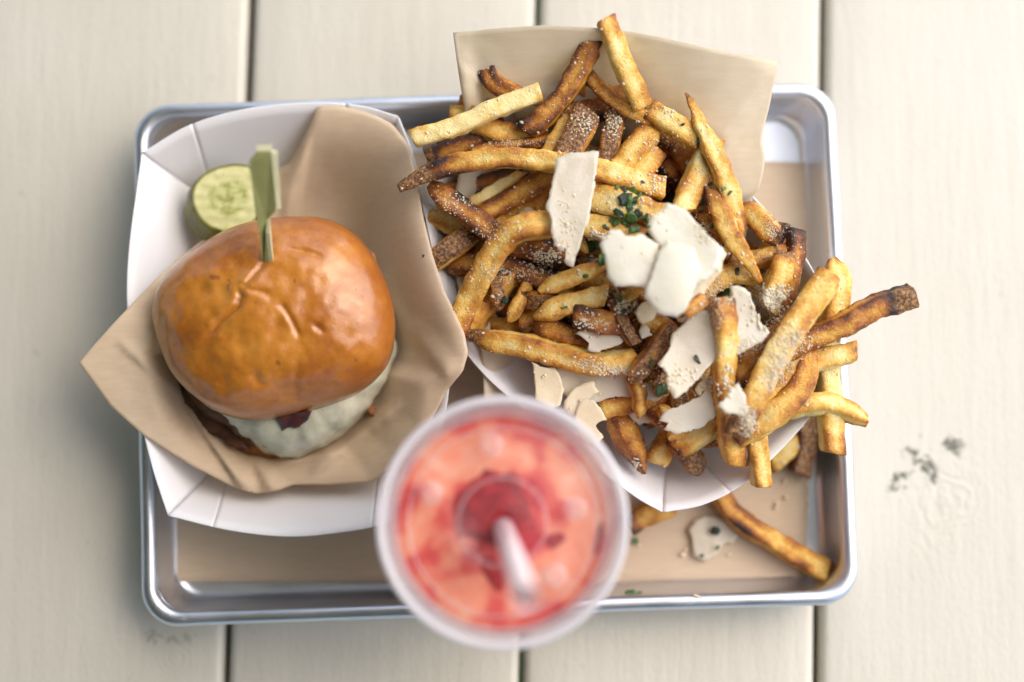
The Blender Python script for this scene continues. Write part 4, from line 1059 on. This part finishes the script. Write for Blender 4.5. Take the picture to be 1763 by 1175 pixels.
rg = random.Random(41)
for k in range(22):
    x, y = 1080 + rg.gauss(0, 17), 364 + rg.gauss(0, 24)
    p, n_, hit = drop(x, y)
    if not hit or p.z < .05: continue
    tag(herb_mesh('herb_piece', p + n_ * .0006, n_, wpx(rg.uniform(6, 12), p.z), rg.uniform(0, 6), rg.choice((M_HERB, M_HERB, M_HERB_DARK)), 960 + k, rg.uniform(.4, .9)), 'tiny chopped scrap of parsley in and around the tuft by the central cheese', 'herb', 'parsley scraps round the tuft')
ICO = None
def ico():
    t = (1 + 5 ** .5) / 2
    V = [Vector(v).normalized() for v in ((-1, t, 0), (1, t, 0), (-1, -t, 0), (1, -t, 0), (0, -1, t), (0, 1, t), (0, -1, -t), (0, 1, -t), (t, 0, -1), (t, 0, 1), (-t, 0, -1), (-t, 0, 1))]
    Fc = [(0, 11, 5), (0, 5, 1), (0, 1, 7), (0, 7, 10), (0, 10, 11), (1, 5, 9), (5, 11, 4), (11, 10, 2), (10, 7, 6), (7, 1, 8), (3, 9, 4), (3, 4, 2), (3, 2, 6), (3, 6, 8), (3, 8, 9), (4, 9, 5), (2, 4, 11), (6, 2, 10), (8, 6, 7), (9, 8, 1)]
    return V, Fc
IV, IF = ico()
GV, GF = [], []
rg = random.Random(77)
def grain(p, n_, r_):
    o = len(GV); ax = Vector((rg.uniform(-1, 1), rg.uniform(-1, 1), rg.uniform(-1, 1))).normalized()
    rot = Matrix.Rotation(rg.uniform(0, 6.28), 3, ax); sx, sy = rg.uniform(.7, 1.5), rg.uniform(.6, 1.1)
    for v in IV:
        q_ = rot @ Vector((v.x * sx, v.y * sy, v.z * .75))
        q_ = q_ - n_ * (q_.dot(n_) * .35)
        GV.append(p + n_ * r_ * .22 + q_ * r_ * rg.uniform(.65, 1.3))
    GF.extend(tuple(i + o for i in f) for f in IF)
HEAP = [(700, 230), (850, 85), (1040, 25), (1110, 170), (1190, 160), (1250, 270), (1380, 395), (1450, 460), (1480, 600), (1450, 770), (1300, 830), (1110, 810), (900, 690), (790, 570), (690, 330)]
CHP = [[(x, y) for x, y in c_[1]] for c_ in CH]
def on_cheese(p):
    v = p - CAM
    fwd = Vector((0, ST, -CT)); upv = Vector((0, CT, ST))
    dz = v.dot(fwd); x = 881.5 + F_PX * v.x / dz; y = 587.5 - F_PX * v.dot(upv) / dz
    return any(inpoly(x, y, c_) for c_ in CHP)
cnt = 0
while cnt < 2300:
    x, y = rg.uniform(690, 1575), rg.uniform(25, 840)
    if not inpoly(x, y, HEAP): continue
    cl = noise.noise(Vector((x * .02, y * .02, 5.5)))
    if cl < rg.uniform(-.5, .35): continue
    p, n_, hit = drop(x, y)
    if not hit or n_.z < .25: continue
    big = rg.random()
    if on_cheese(p) and rg.random() < .8: continue
    grain(p, n_, wpx(rg.uniform(.5, 1.3) if big < .86 else rg.uniform(1.6, 3.6), p.z)); cnt += 1
ZONES = [(1365, 585, 30, 22, 260, 2.0), (1345, 625, 26, 26, 300, 2.0), (1330, 655, 22, 20, 160, 2.0), (1290, 725, 14, 24, 260, 2.1), (1320, 525, 24, 34, 260, 4.2), (1345, 508, 20, 14, 60, 4.5), (1240, 505, 26, 26, 150, 2.4), (1225, 545, 22, 20, 90, 2.2), (940, 440, 40, 22, 110, 3.4), (880, 470, 80, 16, 160, 2.0), (1060, 215, 18, 28, 70, 2.8), (1010, 215, 22, 22, 50, 2.6), (975, 385, 22, 50, 60, 2.2), (1030, 405, 14, 9, 45, 4.0), (1075, 530, 18, 14, 60, 4.0), (1055, 508, 18, 12, 40, 4.0), (1130, 320, 24, 26, 50, 3.2), (1095, 345, 40, 34, 70, 3.0),
         (1215, 395, 18, 22, 90, 2.4), (1145, 245, 40, 20, 40, 3.0), (1165, 190, 34, 12, 40, 2.8), (890, 245, 60, 8, 110, 1.6), (1255, 640, 14, 18, 16, 5.0), (1250, 670, 14, 14, 14, 5.0), (1285, 600, 30, 16, 90, 2.0), (1020, 555, 36, 22, 70, 2.4), (1010, 628, 30, 12, 50, 2.6), (1330, 395, 18, 24, 90, 2.0), (1150, 650, 50, 18, 50, 3.4), (1060, 640, 40, 10, 90, 3.0), (1095, 800, 8, 10, 10, 5.0), (1215, 660, 18, 14, 40, 3.6), (1290, 590, 26, 18, 70, 1.8), (780, 350, 40, 22, 110, 1.8), (850, 400, 40, 20, 70, 2.0)]
for (cx, cy, rx, ry, n, s_) in ZONES:
    for _ in range(int(n * 1.35)):
        x, y = cx + rg.gauss(0, rx * .5), cy + rg.gauss(0, ry * .5)
        p, n_, hit = drop(x, y)
        if hit: grain(p, n_, wpx(s_ * .85 * rg.uniform(.45, 1.25), p.z))
for (x, y, s_) in [(1350, 830, 5), (1352, 856, 4.5), (1338, 868, 4), (1334, 874, 4), (1390, 835, 2.5), (1391, 860, 3), (1392, 880, 3), (1200, 1027, 4), (1207, 1031, 3), (1196, 1025, 3.5), (1062, 1023, 3), (1175, 955, 4.5), (1180, 947, 3), (1377, 750, 5), (1100, 940, 3), (1255, 955, 3)]:
    p = at(x, y, .0285 if y > 1024 and x > 1190 else .0066); grain(p, Vector((0, 0, 1)), wpx(s_, .006))
tag(mesh('cheese_crumbs', GV, GF, M_CRUMB), 'grated cheese crumbs sprinkled over the fries', 'crumbs', kind='stuff')

# ---------------------------------------------------------------- cup, drink, straw
LZ = .1365
cc = at(865, 900, LZ)
R0 = wpx(222, LZ) * .985
cup = thing('drink_cup', 'clear plastic cup of red drink under a lid at the front of the pan', 'cup')
zbot = .0062
wall = [(.0008, zbot), (.026, zbot), (.028, zbot + .002), (R0 - .0036, LZ - .010), (R0 - .0026, LZ - .008), (R0 - .0026, LZ - .0072), (R0 - .0044, LZ - .009), (.0274, zbot + .003), (.0008, zbot + .0025)]
mesh('cup_wall', *lathe(wall, cc, 96), M_CUP, cup)
ZD = LZ - .0095
dr = [(.0005, zbot + .003), (.0268, zbot + .0035), (R0 - .0050, ZD - .0012), (R0 - .0056, ZD), (R0 * .8, ZD - .0002), (R0 * .55, ZD), (R0 * .3, ZD), (.0005, ZD)]
drink = mesh('drink', *lathe(dr, cc, 96), M_DRINK, cup)
# pulp streaks at the edge; dark centre coloured in for less white scatter there
rg = random.Random(5)
def pulp(px, py, rx, ry, ang, h=.0012):
    c_ = at(px, py, ZD); PV, PF = [], []
    n = 28
    for s in (1.0, .8, .5, .05):
        for i in range(n):
            a = 2 * math.pi * i / n
            k = 1 + .42 * noise.noise(Vector((math.cos(a) * 1.5 + px, math.sin(a) * 1.5 + py, 0))) + .2 * noise.noise(Vector((math.cos(a) * 4 + px, math.sin(a) * 4 + py, 0)))
            x, y = wpx(rx, ZD) * s * k * math.cos(a), wpx(ry, ZD) * s * k * math.sin(a)
            PV.append((c_.x + x * math.cos(ang) - y * math.sin(ang), c_.y + x * math.sin(ang) + y * math.cos(ang), ZD - .0002 + h * (1 - s ** 3)))
    for j in range(3):
        for i in range(n):
            a, b = j * n + i, j * n + (i + 1) % n
            PF.append((a, b, b + n, a + n))
    mesh('pulp_and_dark_centre', PV, PF, M_PULP, drink)
for a in [(852, 878, 72, 68, 0, .0010), (848, 985, 22, 40, .5, .0004), (955, 930, 30, 16, .4, .0003), (784, 730, 34, 6, .35, .0003), (1030, 930, 7, 30, -.2, .0003)]:
    pulp(*a)
lid = mesh('lid', *lathe([(R0 - .0028, LZ - .0062), (R0 - .0044, LZ - .0052), (R0 * .60, LZ - .0048), (.0040, LZ - .0048), (.0040, LZ - .0052), (R0 - .0044, LZ - .0058)], cc, 96, True), M_LID, cup)
rp = []
for k in range(16):
    a = 2 * math.pi * k / 16
    rp.append((R0 - .0017 + .0017 * math.cos(a), LZ - .0045 + .0048 * math.sin(a)))
mesh('lid_rim', *lathe(rp, cc, 110, True), M_RIM, lid)
mesh('lid_rim', *lathe([(R0 - .0028, LZ - .0058), (R0 - .0030, LZ - .0020), (R0 - .0042, LZ - .0012), (R0 - .0056, LZ - .0022), (R0 - .0074, LZ - .0052)], cc, 110, True), M_SKIRT, lid)
for bx, by in ((845, 765), (990, 876), (955, 992), (742, 850)):
    c_ = at(bx, by, LZ - .004)
    mesh('lid_button', *lathe([(.0052, LZ - .0048), (.0049, LZ - .0030), (.0042, LZ - .0022), (.0030, LZ - .0024), (.0002, LZ - .0020), (.0002, LZ - .0028), (.0040, LZ - .0030), (.0046, LZ - .0049)], c_, 32), M_BUTTON, lid)
for q_, wd in ((.845, .0010), (.74, .0006)):  # added pale rings imitating glare arcs near the lid rim
    mesh('lid_glare_ring', *lathe([(R0 * q_ - wd, LZ - .0047), (R0 * q_, LZ - .0036), (R0 * q_ + wd, LZ - .0047)], cc, 96, True), M_SKIRT, lid)
mesh('straw_collar', *lathe([(.0172, LZ - .0034), (.0178, LZ - .0026), (.0172, LZ - .0020), (.0165, LZ - .0026)], cc, 64, True), M_BUTTON, lid)
sa, sb = at(857, 880, LZ - .035), at(906, 1030, LZ + .078)
T = (sb - sa).normalized(); U = T.cross(Vector((0, 1, 0))).normalized(); W = T.cross(U)
V, Fc = [], []
for (p, r_) in ((sa, .0040), (sb, .0043), (sb, .0039), (sa, .0036)):
    for i in range(32):
        a = 2 * math.pi * i / 32; V.append(p + (U * math.cos(a) + W * math.sin(a)) * r_)
for j in range(4):
    for i in range(32):
        a, b = j * 32 + i, j * 32 + (i + 1) % 32; c_, d_ = ((j + 1) % 4) * 32 + (i + 1) % 32, ((j + 1) % 4) * 32 + i
        Fc.append((a, b, c_, d_))
tag(mesh('drinking_straw', V, Fc, M_STRAW), 'pale pink straw standing up from the middle of the lid', 'straw')
